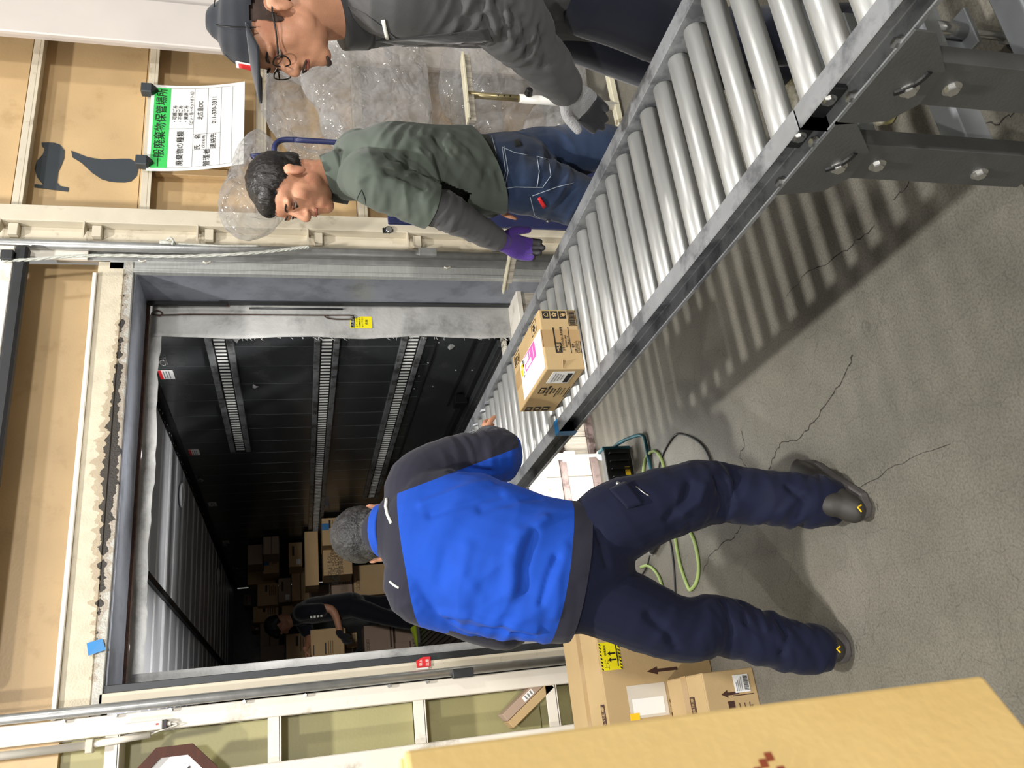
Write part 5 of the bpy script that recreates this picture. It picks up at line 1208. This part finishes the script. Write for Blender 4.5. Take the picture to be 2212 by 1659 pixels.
# ================================================================== person in the green shirt, bending over the conveyor
pB = thing('person', 'person in green short-sleeved shirt over grey sleeves, jeans and purple glove, leaning to the conveyor', 'person', (1.88, 2.32, 0))
fB = V((-.49,.87,0)); lB = V((-.87,-.49,0))
pel, che, nb = V((1.865,2.335,.88)), V((1.815,2.305,1.25)), V((1.785,2.300,1.455))
sL, eL, wL = V((1.655,2.165,1.365)), V((1.612,2.245,1.105)), V((1.600,2.395,.888))
sR, eR, wR = V((1.955,2.40,1.37)), V((1.90,2.56,1.10)), V((1.80,2.47,.87))
hL, kL, aL = V((1.775,2.285,.84)), V((1.735,2.345,.46)), V((1.76,2.36,.09))
hR, kR, aR = V((1.945,2.385,.84)), V((1.935,2.265,.47)), V((1.985,2.25,.09))
left, toc = -CR, -CF
Hc = V((1.722,2.300,1.603)); HB = basis(left*.90+toc*.30+V((0,0,-.20)), V((0,0,1))+left*-.06)
mb = MB(); head(mb, Hc, HB, 1.06); limb(mb, [nb-V((0,0,.05)), nb+V((-.01,0,.02)), Hc+HB@V((0,-.03,-.07))], [.062,.058,.060])
loft(mb, [(pel-V((0,0,.05)), lB, .13, .09), (pel.lerp(che,.5), lB, .13, .09), (che, lB, .15, .10), (nb-V((0,0,.05)), lB, .09, .07)])
for s_, e_, w_ in ((sR,eR,wR), (sL,eL,wL)): limb(mb, [che.lerp(s_,.6)+V((0,0,.05)), s_, e_, w_], [.05,.045,.038,.027])
for h_, k_, a_ in ((hR,kR,aR), (hL,kL,aL)): limb(mb, [h_+V((0,0,.04)), h_, k_, a_, a_-V((0,0,.04))], [.07,.075,.05,.036,.036])
hdB = (V((1.588,2.455,.72))-wL).normalized()
hand(mb, wL, hdB, (-.2,-.75,.1), -1, .35, 1.04); hand(mb, wR, V((.1,-.2,-.9)), (-.8,0,0), 1, .5, .9)
partmesh('body', fused(mb, .0042, 9), 'skin', pB)
face_parts(pB, Hc, HB, 1.06)
mb = MB(); mb.ell(Hc+HB@V((0,-.020,.050)), (.087,.107,.094), HB, 28, 20); mb.ell(Hc+HB@V((0,.034,.080)), (.074,.062,.046), HB, 20, 14); mb.ell(Hc+HB@V((0,-.06,-.005)), (.074,.060,.062), HB, 20, 14)
hair = fused(mb, .005, 2, lambda p: .003*noise.noise(V((p.x*60, p.y*60, p.z*20)))+.0018*noise.noise(p*110))
def hl(p):
    q = HB.transposed()@(p-Hc)
    lim = .054 if q.y > .045 else (-.034 if q.y < -.045 else -.034+.088*(q.y+.045)/.09); lim += .004*noise.noise(p*90)
    return 'hair' if q.z > lim else 'cut'
partmesh('hair', split(hair, hl)['hair'], 'hair_black', pB)
# sideburn / short cropped side as thin shell
mb = MB(); mb.ell(Hc+HB@V((0,-.022,.030)), (.0835,.100,.088), HB, 28, 20)
def hl2(p):
    q = HB.transposed()@(p-Hc); return 'hair' if -.050 < q.z < .02 and q.y < -.018+.3*q.z else 'cut'
sp = split(fused(mb, .005, 1), hl2); partmesh('hair_sides', sp['hair'], 'hair_black', pB)
# shirt: torso + short sleeves
mb = MB()
loft(mb, [(pel+V((0,0,-.025)), lB, .195, .140), (pel+V((0,0,.08)), lB, .200, .145), (pel.lerp(che,.55), lB, .203, .145), (che+V((.01,-.01,.0)), lB, .205, .142), (che+V((0,0,.10)), lB, .185, .120), (nb-V((0,0,.035)), lB, .11, .085), (nb, lB, .075, .072)], 28)
limb(mb, [che.lerp(sL,.5)+V((0,0,.05)), sL+V((.012,.01,-.015)), sL.lerp(eL,.5), sL.lerp(eL,.95)], [.090,.080,.074,.072], 20)
limb(mb, [che.lerp(sR,.5)+V((0,0,.06)), sR+V((-.01,-.01,-.01)), sR.lerp(eR,.5), sR.lerp(eR,.8)], [.098,.088,.074,.071], 20)
fs = fold_set([(che+V((-.1,-.12,-.08)), .28, (.3,.3,1), 20, 6, .010, 21), (pel+V((-.1,-.12,.16)), .26, (-.6,.1,.7), 16, 5, .009, 22), (sL+V((0,0,-.08)), .16, eL-sL, 18, 6, .006, 23), (pel+V((-.14,-.05,.02)), .2, (.2,1,.2), 14, 4, .008, 24)], .004)
shm = carve(fused(mb, .006, 3, fs), [([(835,372),(875,385),(915,405)], .010, -.014), ([(880,334),(920,360),(950,393)], .010, -.010), ([(929,320),(945,360),(955,393)], .008, -.010), ([(939,299),(955,320),(969,341)], .008, -.008), ([(860,345),(900,370),(935,398)], .010, .008), ([(905,325),(930,355),(948,390)], .009, .008),
    ([(990,300),(1015,320),(1030,340)], .012, -.006), ([(1050,370),(1040,400)], .010, -.008), ([(1075,375),(1085,410)], .010, -.008), ([(775,390),(800,375),(830,372)], .010, .007)]); shm0 = shm.copy()
cutS = sL.lerp(eL,.80); axS = (eL-sL).normalized(); cutR = sR.lerp(eR,.78); axR = (eR-sR).normalized()
q1, q2 = ay(1030,276,2.2), ay(1108,446,2.25); hem_co = q1; hem_no = (q2-q1).cross(V((.5,.85,0))).normalized(); hem_no = hem_no if hem_no.z > 0 else -hem_no
def scl(p):
    for c_, a_ in ((cutS, axS), (cutR, axR)):
        t = (p-c_).dot(a_)
        if 0 < t < .12 and (p-c_-a_*t).length < .086 and abs((p-pel).dot(lB)) > .212: return 'cut'
    return 'shirt' if (p-hem_co).dot(hem_no) > 0 else 'cut'
partmesh('shirt', split(shm, scl, [(cutS, axS, lambda p: (p-cutS).length < .09), (cutR, axR, lambda p: (p-cutR).length < .09), (hem_co, hem_no, lambda p: p.z < 1.12)])['shirt'], 'shirt_green', pB)
mb = MB(); loft(mb, [(nb+V((0,0,-.018)), lB, .086, .084), (nb+V((-.012,.01,.035)), lB, .073, .078)], 24, 4, False); mb.build('collar', M['shirt_green'], pB, smooth=True, solid=.006)
mb = MB(); loft(mb, [(nb+V((-.025,.02,-.045)), lB, .060, .070), (nb+V((-.02,.012,.018)), lB, .064, .070)], 24, 4, False); mb.build('collar_inner', M['under_dark'], pB, smooth=True, solid=.004)
mb = MB(); loft(mb, [(pel+V((0,0,.02)), lB, .165, .118), (pel.lerp(che,.55), lB, .176, .122), (che, lB, .178, .120), (che+V((0,0,.10)), lB, .150, .095), (nb-V((0,0,.05)), lB, .085, .068)], 24); partmesh('undershirt', fused(mb, .008, 2), 'under_dark', pB)
# long grey under-sleeves
fsl = fold_set([(sL.lerp(eL,.95), .14, eL-sL, 26, 7, .008, 31), (eL.lerp(wL,.5), .16, wL-eL, 20, 6, .004, 32)], .002)
mb = MB(); limb(mb, [sL.lerp(eL,.3), sL.lerp(eL,.6), eL+V((0,-.005,.01)), eL.lerp(wL,.5), wL-(wL-eL)*.04], [.062,.062,.062,.053,.041], 20); partmesh('under_sleeve', fused(mb, .006, 2, fsl), 'under_grey', pB)
mb = MB(); limb(mb, [sR.lerp(eR,.25), sR.lerp(eR,.6), eR, eR.lerp(wR,.5), wR-(wR-eR)*.02], [.066,.064,.060,.050,.042], 20); partmesh('under_sleeve', fused(mb, .006, 2), 'under_dark', pB)
# sleeve pen pocket stitched on the sleeve
bvS = surface(shm0); stitch(bvS, [(781,410),(773,425),(772,440),(790,453)], pB, 'pocket_seam', 'under_dark', .0012); stitch(bvS, [(781,410),(789,430),(791,453)], pB, 'pocket_seam', 'under_dark', .0012)
# glove
mb = MB(); hand(mb, wL, hdB, (-.2,-.75,.1), -1, .35, 1.04, grow=.004); limb(mb, [wL-hdB*.035, wL+hdB*.02], [.034,.032])
gm = fused(mb, .004, 2); nrm = V((-.2,-.75,.1)); tip = wL+hdB*.125
gp = split(gm, lambda p: 'tip' if (p-tip).dot(hdB) > 0 else 'back', [(tip, hdB, None)])
partmesh('glove', gp['back'], 'glove_purple', pB); partmesh('glove_tips', gp['tip'], 'glove_palm', pB)
# jeans
mb = MB()
loft(mb, [(pel+V((0,0,.06)), lB, .165, .115), (pel-V((0,0,.02)), lB, .178, .128), (pel-V((0,0,.12)), lB, .165, .120)], 24)
for h_, k_, a_, q in ((hL,kL,aL,0), (hR,kR,aR,1)):
    limb(mb, [h_+V((0,0,.0)), h_.lerp(k_,.4), k_+V((0,0,.05)), k_-V((0,0,.06)), k_.lerp(a_,.6), a_-V((0,0,.04))], [.105,.102,.088,.082,.076,.074], 22)
fs = fold_set([(hL.lerp(kL,.4), .22, (.4,-.3,1), 17, 5, .010, 41), (hR.lerp(kR,.4), .22, (-.3,-.3,1), 17, 5, .010, 42), (pel-V((0,.1,.1)), .16, (.6,-.6,.4), 16, 6, .006, 43)], .003)
jm = fused(mb, .0065, 3, fs); bv = surface(jm); partmesh('jeans', jm, 'denim', pB)
for pk in ([(1085,318),(1092,370),(1083,408)], [(1089,316),(1098,370),(1090,408)], [(1085,408),(1112,404)], [(1112,404),(1172,405),(1190,380),(1185,345),(1160,338)], [(1160,338),(1165,370),(1160,404)], [(1085,318),(1112,330),(1140,335)], [(1060,285),(1072,330),(1066,360)], [(1145,425),(1155,465),(1180,478)], [(1150,423),(1200,405),(1240,395)]):
    stitch(bv, pk, pB)
patch(bv, [(1110,305),(1120,303),(1128,316),(1112,318)], pB, 'leather_tag', 'under_dark', .003, 3, 3)
patch(bv, [(1160,428),(1166,424),(1180,444),(1173,449)], pB, 'red_tag', 'label_red', .004, 3, 3)
patch(bv, [(1146,430),(1192,470),(1182,482),(1158,466)], pB, 'cargo_flap', 'denim', .006, 4, 4, .004)
p_ = on(bv, 1183, 472, .010)
if p_ is not None: MB().ell(p_, (.006,.006,.006)).build('snap_button', M['bolt'], pB, smooth=True)
def seam(pix, X, name='stitching', mt='stitch', r=.0018):
    MB().tube(smoothpath([ax(x, y, X) for x, y in pix], 4), r, 5).build(name, M[mt], pB, smooth=True)

# ================================================================== person in grey jacket and cap
pC = thing('person', 'person in grey jacket, dark cap and glasses reaching a grey glove to the conveyor', 'person', (1.80, 1.55, 0))
fC = V((-.85,.52,0)); lC = V((-.52,-.85,0))
pel, che, nb = V((1.87,1.52,.86)), V((1.765,1.512,1.26)), V((1.655,1.495,1.460))
sL, eL, wL = V((1.615,1.385,1.385)), V((1.610,1.432,1.085)), V((1.585,1.630,.868))
sR, eR, wR = V((1.865,1.64,1.385)), V((1.92,1.64,1.10)), V((1.88,1.58,.97))
hL, kL, aL = V((1.77,1.46,.84)), V((1.735,1.545,.46)), V((1.655,1.40,.09))
hR, kR, aR = V((1.86,1.63,.84)), V((1.80,1.70,.46)), V((1.86,1.72,.09))
Hc = V((1.560,1.482,1.632)); HB = basis(left*.97+toc*.10+V((0,0,-.14)), (0,0,1))
mb = MB(); head(mb, Hc, HB, .98); limb(mb, [nb-V((0,0,.05)), nb+V((-.02,0,.03)), Hc+HB@V((0,-.03,-.06))], [.062,.057,.060])
loft(mb, [(pel-V((0,0,.05)), lC, .13, .09), (pel.lerp(che,.5), lC, .13, .09), (che, lC, .15, .10), (nb-V((0,0,.05)), lC, .09, .07)])
for s_, e_, w_ in ((sR,eR,wR), (sL,eL,wL)): limb(mb, [che.lerp(s_,.6)+V((0,0,.05)), s_, e_, w_], [.05,.045,.038,.027])
for h_, k_, a_ in ((hR,kR,aR), (hL,kL,aL)): limb(mb, [h_+V((0,0,.04)), h_, k_, a_, a_-V((0,0,.04))], [.07,.075,.05,.036,.036])
hdC = (V((1.592,1.765,.70))-wL).normalized(); nrmC = V((-.6,-.1,-.35))
hand(mb, wL, hdC, nrmC, 1, .25, 1.05); hand(mb, wR, V((-.6,0,-.6)), (0,0,-1), 1, .5, .9)
partmesh('body', fused(mb, .0042, 9), 'skin', pC)
face_parts(pC, Hc, HB, .98)
# goatee and stubble as short hair shells
pts = [Hc+HB@V(p) for p in ((-.020,.080,-.106),(0,.087,-.112),(.020,.080,-.106))]; MB().tube(smoothpath(pts, 4), [.003,.0045,.0055,.006,.0065,.006,.0055,.0045,.003], 8).build('goatee', M['beard'], pC, smooth=True)
pts = [Hc+HB@V(p) for p in ((-.026,.092,-.058),(-.012,.103,-.050),(0,.106,-.049),(.012,.103,-.050),(.026,.092,-.058))]; MB().tube(smoothpath(pts, 4), .0026, 6).build('moustache', M['beard'], pC, smooth=True)
for q in (-1, 1): MB().ell(Hc+HB@V((q*.0630,.012,.004)), (.0045,.009,.022), HB, 12, 8).build('sideburn', M['beard'], pC, smooth=True)
MB().ell(Hc+HB@V((0,-.062,-.022)), (.066,.045,.045), HB, 18, 12).build('hair', M['hair_black'], pC, smooth=True)
mb = MB(); mb.ell(Hc+HB@V((0,-.014,.034)), (.0770,.0970,.086), HB, 28, 20)
def hl4(p):
    q = HB.transposed()@(p-Hc); return 'hair' if q.z > -.004 and q.y < .020 and not (abs(q.x) > .06 and -.045 < q.y < -.0 and q.z < .012) else 'cut'
partmesh('hair_sides', split(fused(mb, .005, 1), hl4)['hair'], 'beard', pC)
# glasses
gl = thing('glasses_tmp', None, None); bpy.data.objects.remove(gl)
rims = []
for q in (-1, 1):
    cR_ = Hc+HB@V((q*.033,.103,-.002)); rims.append(cR_)
    pts = [cR_+HB@V((.027*math.cos(a), -.006*abs(math.cos(a)), .019*math.sin(a))) for a in [2*PI*k/24 for k in range(24)]]
    g = MB().tube(pts, .0017, 6, closed=True).build('glasses_rim', M['black'], pC, smooth=True)
    t0 = Hc+HB@V((q*.060,.094,.004)); MB().tube(smoothpath([t0, Hc+HB@V((q*.078,.05,.004)), Hc+HB@V((q*.082,-.005,.006)), Hc+HB@V((q*.080,-.03,-.012))], 4), .002, 6).build('glasses_temple', M['black'], pC, smooth=True)
MB().tube(smoothpath([Hc+HB@V((-.008,.104,.004)), Hc+HB@V((0,.108,.008)), Hc+HB@V((.008,.104,.004))], 4), .0016, 6).build('glasses_bridge', M['black'], pC, smooth=True)
# cap
mb = MB()
def capring(z, a, b_, y0): return (Hc+HB@V((0,y0,z)), HB@V((1,0,0)), a, b_)
loft(mb, [capring(.040,.086,.104,-.012), capring(.060,.087,.106,-.012), capring(.082,.083,.100,-.012), capring(.110,.066,.080,-.014), capring(.124,.038,.046,-.016)], 28, 4)
crown = fused(mb, .005, 3)
crown = split(crown, lambda p: 'c' if (HB.transposed()@(p-Hc)).z > .056+.50*min(0,(HB.transposed()@(p-Hc)).y) else 'x')['c']
cp_ = partmesh('cap', crown, 'cap_black', pC)
def brim(u, v):
    a = (u-.5)*2.3; r0 = .104+(.175-.104-.02*abs(u-.5))*v; x = math.sin(a)*(.088+.0*v); y = -.012+math.cos(a)*.104+v*.085*math.cos(a*.75)
    return Hc+HB@V((x, y, .068-.010*v-.012*(abs(u-.5)*2)**2*v))
MB().grid(brim, 20, 8).build('brim', M['cap_black'], cp_, smooth=True, solid=.006)
MB().ell(Hc+HB@V((0,-.016,.134)), (.007,.007,.004), HB, 10, 6).build('top_button', M['cap_black'], cp_)
for k in range(6):
    a0 = k*PI/3; pts = [Hc+HB@V((math.sin(a0)*r*.092, -.013+math.cos(a0)*r*.11, z)) for r, z in ((.965,.045),(.965,.072),(.90,.098),(.66,.122),(.3,.132))]
    MB().tube(smoothpath(pts, 4), .0013, 4).build('seam', M['black'], cp_, smooth=True)
def badge(u, v): a = (u-.5)*.24; return Hc+HB@V((math.sin(a)*.092, -.010+math.cos(a)*.107-.010*v, .058+.034*v))
MB().grid(badge, 6, 4).build('badge', M['label_red'], cp_, smooth=True, solid=.004); 
def badge2(u, v): a = (u-.5)*.30; return Hc+HB@V((math.sin(a)*.090, -.010+math.cos(a)*.1065-.010*v, .052+.046*v))
MB().grid(badge2, 6, 4).build('badge_edge', M['paper'], cp_, smooth=True, solid=.003)
# jacket
mb = MB()
loft(mb, [(pel+V((0,0,-.09)), lC, .200, .150), (pel+V((0,0,.04)), lC, .205, .155), (pel.lerp(che,.55)+V((.0,0,0)), lC, .200, .145), (che+V((.01,0,.0)), lC, .200, .135), (che+V((-.02,-.01,.10)), lC, .185, .122), (nb-V((-.01,0,.045)), lC, .11, .09), (nb-V((0,0,.005)), lC, .075, .075)], 28)
limb(mb, [che.lerp(sL,.5)+V((0,0,.06)), sL+V((.0,.02,-.01)), sL.lerp(eL,.5), eL+V((0,0,.0)), eL.lerp(wL,.5), wL-(wL-eL)*.02], [.105,.096,.084,.080,.066,.050], 22)
limb(mb, [che.lerp(sR,.5)+V((0,0,.06)), sR+V((.0,-.02,-.01)), sR.lerp(eR,.5), eR, eR.lerp(wR,.5), wR], [.105,.094,.080,.074,.062,.050], 22)
fs = fold_set([(eL+V((0,0,.05)), .20, eL-sL+V((.05,.1,0)), 26, 6, .013, 51), (eL.lerp(wL,.5), .18, (.2,1,-.2), 18, 8, .008, 52), (che+V((-.08,-.1,-.12)), .25, (-.3,.4,1), 14, 5, .008, 53), (pel+V((-.1,-.1,.1)), .24, (.5,-.3,.9), 14, 5, .007, 54)], .004)
jm = carve(fused(mb, .006, 3, fs), [([(1040,10),(1048,40),(1062,70)], .008, -.012), ([(1075,5),(1085,45),(1090,85)], .008, -.013), ([(1105,20),(1110,60),(1122,95)], .008, -.012), ([(1130,40),(1140,90),(1140,125)], .009, -.012), ([(1058,20),(1070,60)], .009, .008), ([(1095,30),(1105,75)], .009, .009), ([(1165,60),(1180,110),(1175,140)], .010, -.008), ([(990,5),(1000,40)], .012, -.008), ([(1200,20),(1260,60),(1300,120)], .012, -.010)]); bvC = surface(jm); partmesh('jacket', jm, 'jacket_grey', pC)
mb = MB(); loft(mb, [(nb+V((.0,0,-.03)), lC, .090, .090), (nb+V((-.018,0,.028)), lC, .078, .084)], 24, 4, False); mb.build('collar', M['jacket_grey_dark'], pC, smooth=True, solid=.010)
mb = MB(); loft(mb, [(wL-(wL-eL)*.10, lC, .050, .050), (wL-(wL-eL)*.01, lC, .046, .046)], 20, 3, False); mb.build('cuff', M['jacket_grey_dark'], pC, smooth=True, solid=.004)
# chest badge strip
patch(bvC, [(824,42),(832,41),(841,82),(834,84)], pC, 'chest_logo', 'reflective', .002, 2, 6)
patch(bvC, [(810,86),(1050,62),(1064,88),(870,98)], pC, 'front_placket', 'jacket_grey_dark', .002, 14, 5)
stitch(bvC, [(730,2),(790,30),(830,60),(870,95)], pC, 'shoulder_seam', 'jacket_grey_dark', .0015)
# front zip panel, darker placket along the front edge
def placket(u, v):
    p = (che+fC*(.140)+V((0,0,.12))).lerp(pel+fC*.158+V((0,0,.10)), u); w_ = lC*(.085*(v-.5)*2)
    return p+w_-fC*(.03*((v-.5)*2)**2)+fC*(.006*math.sin(u*9))
# trousers
mb = MB()
loft(mb, [(pel+V((0,0,.06)), lC, .175, .125), (pel-V((0,0,.02)), lC, .182, .135), (pel-V((0,0,.12)), lC, .170, .125)], 24)
for h_, k_, a_ in ((hL,kL,aL), (hR,kR,aR)):
    limb(mb, [h_, h_.lerp(k_,.4), k_+V((0,0,.05)), k_-V((0,0,.06)), k_.lerp(a_,.6), a_-V((0,0,.03))], [.112,.108,.092,.086,.080,.078], 22)
partmesh('trousers', fused(mb, .0075, 3, fold_set([(kL, .25, (0,0,1), 16, 5, .009, 61)], .003)), 'pants_black', pC)
# glove: grey knit back with black coated fingers
mb = MB(); hand(mb, wL, hdC, nrmC, 1, .25, 1.05, grow=.004); limb(mb, [wL-hdC*.03, wL+hdC*.02], [.035,.033]); gm = fused(mb, .004, 2); tip = wL+hdC*.088
gp = split(gm, lambda p: 'tip' if (p-tip).dot((hdC+V((.35,.2,0))).normalized()) > 0 else 'back', [(tip, (hdC+V((.35,.2,0))).normalized(), None)])
partmesh('glove', gp['back'], 'glove_grey', pC); partmesh('glove_fingers', gp['tip'], 'glove_black', pC)
s1 = shoe(pC, (1.66,1.335,0), (1.41,1.475,0), name='sneaker', mt='shoe_white', sole='shoe_cream', top=aL+V((0,0,.02)))
shoe(pC, (1.90,1.66,0), (1.68,1.82,0), name='sneaker', mt='shoe_white', sole='shoe_cream', top=aR+V((0,0,.02)))

# ================================================================== person in the truck
pD = thing('person', 'person in black t-shirt and dark trousers with black glove and lime shoes inside the truck', 'person', (1.3, 9.0, ZB))
fD = V((-.90,.30,0)); lD = V((-.30,-.90,0))
pel, che, nb = V((1.40,9.02,1.10)), V((1.375,9.02,1.46)), V((1.315,9.02,1.655))
sL, eL, wL = V((1.34,8.86,1.55)), V((1.345,8.82,1.28)), V((1.085,8.80,1.195))
sR, eR, wR = V((1.30,9.18,1.56)), V((1.13,9.16,1.50)), V((.985,8.96,1.545))
hL, kL, aL = V((1.37,8.94,1.06)), V((1.24,8.93,.74)), V((1.15,8.98,.45))
hR, kR, aR = V((1.42,9.12,1.06)), V((1.40,9.10,.74)), V((1.45,9.12,.45))
Hc = V((1.255,9.01,1.800)); HB = basis((-.80,.30,-.50), (-.25,0,1))
mb = MB(); head(mb, Hc, HB, 1.0); limb(mb, [nb-V((0,0,.05)), nb+V((-.02,0,.02)), Hc+HB@V((0,-.03,-.06))], [.062,.056,.058])
loft(mb, [(pel-V((0,0,.05)), lD, .12, .09), (pel.lerp(che,.5), lD, .12, .09), (che, lD, .14, .09), (nb-V((0,0,.05)), lD, .09, .07)])
for s_, e_, w_ in ((sR,eR,wR), (sL,eL,wL)): limb(mb, [che.lerp(s_,.6)+V((0,0,.05)), s_, e_, w_], [.05,.048,.042,.030])
for h_, k_, a_ in ((hR,kR,aR), (hL,kL,aL)): limb(mb, [h_+V((0,0,.04)), h_, k_, a_, a_-V((0,0,.04))], [.07,.075,.05,.036,.036])
hdD = V((-.75,-.1,-.45)).normalized(); hand(mb, wL, hdD, (-.3,.2,-.8), 1, .7, 1.0); hand(mb, wR, V((-.9,-.1,-.1)), (0,0,-1), 1, .4, 1.0)
partmesh('body', fused(mb, .007, 3), 'skin', pD)
mb = MB(); mb.ell(Hc+HB@V((0,-.020,.045)), (.092,.112,.098), HB, 24, 16); mb.ell(Hc+HB@V((0,.055,.06)), (.075,.055,.055), HB, 20, 14); mb.ell(Hc+HB@V((0,-.06,.0)), (.078,.060,.055), HB, 20, 14)
def hl3(p): q = HB.transposed()@(p-Hc); return 'hair' if q.z > (.012 if q.y > -.03 else -.035) else 'cut'
partmesh('hair', split(fused(mb, .007, 2, lambda p: .006*noise.noise(p*40)), hl3)['hair'], 'hair_black', pD)
mb = MB()
loft(mb, [(pel+V((0,0,-.04)), lD, .185, .135), (pel.lerp(che,.5), lD, .19, .135), (che, lD, .195, .135), (che+V((-.02,0,.09)), lD, .18, .115), (nb-V((0,0,.03)), lD, .10, .08), (nb-V((0,0,.005)), lD, .07, .07)], 24)
limb(mb, [che.lerp(sL,.5)+V((0,0,.06)), sL, sL.lerp(eL,.65)], [.10,.085,.075]); limb(mb, [che.lerp(sR,.5)+V((0,0,.06)), sR, sR.lerp(eR,.7)], [.10,.085,.072])
partmesh('t_shirt', fused(mb, .010, 3), 'tee_black', pD)
q0 = ay(672,1334,8.80); 
for k in range(4): MB().box(q0.x-.012+.002*k, q0.x+.012, q0.y-.03, q0.y-.026, q0.z-.055*k*.6-.012, q0.z-.055*k*.6+.008).build('sleeve_logo', M['reflective'], pD)
mb = MB()
loft(mb, [(pel+V((0,0,.03)), lD, .17, .125), (pel-V((0,0,.08)), lD, .175, .13)], 20)
for h_, k_, a_ in ((hL,kL,aL), (hR,kR,aR)): limb(mb, [h_, h_.lerp(k_,.4), k_, k_.lerp(a_,.6), a_-V((0,0,.02))], [.108,.102,.085,.078,.072], 18)
partmesh('trousers', fused(mb, .011, 3), 'tee_black', pD)
mb = MB(); hand(mb, wL, hdD, (-.3,.2,-.8), 1, .7, 1.0, grow=.004); limb(mb, [wL-hdD*.03, wL+hdD*.02], [.038,.036]); partmesh('glove', fused(mb, .006, 2), 'glove_black', pD)
shoe(pD, (1.17,8.96,ZB+.012), (.91,8.94,ZB+.012), mt='shoe_lime', sole='shoe_sole', top=aL); shoe(pD, (1.49,9.12,ZB+.012), (1.25,9.18,ZB+.012), mt='shoe_lime', sole='shoe_sole', top=aR)
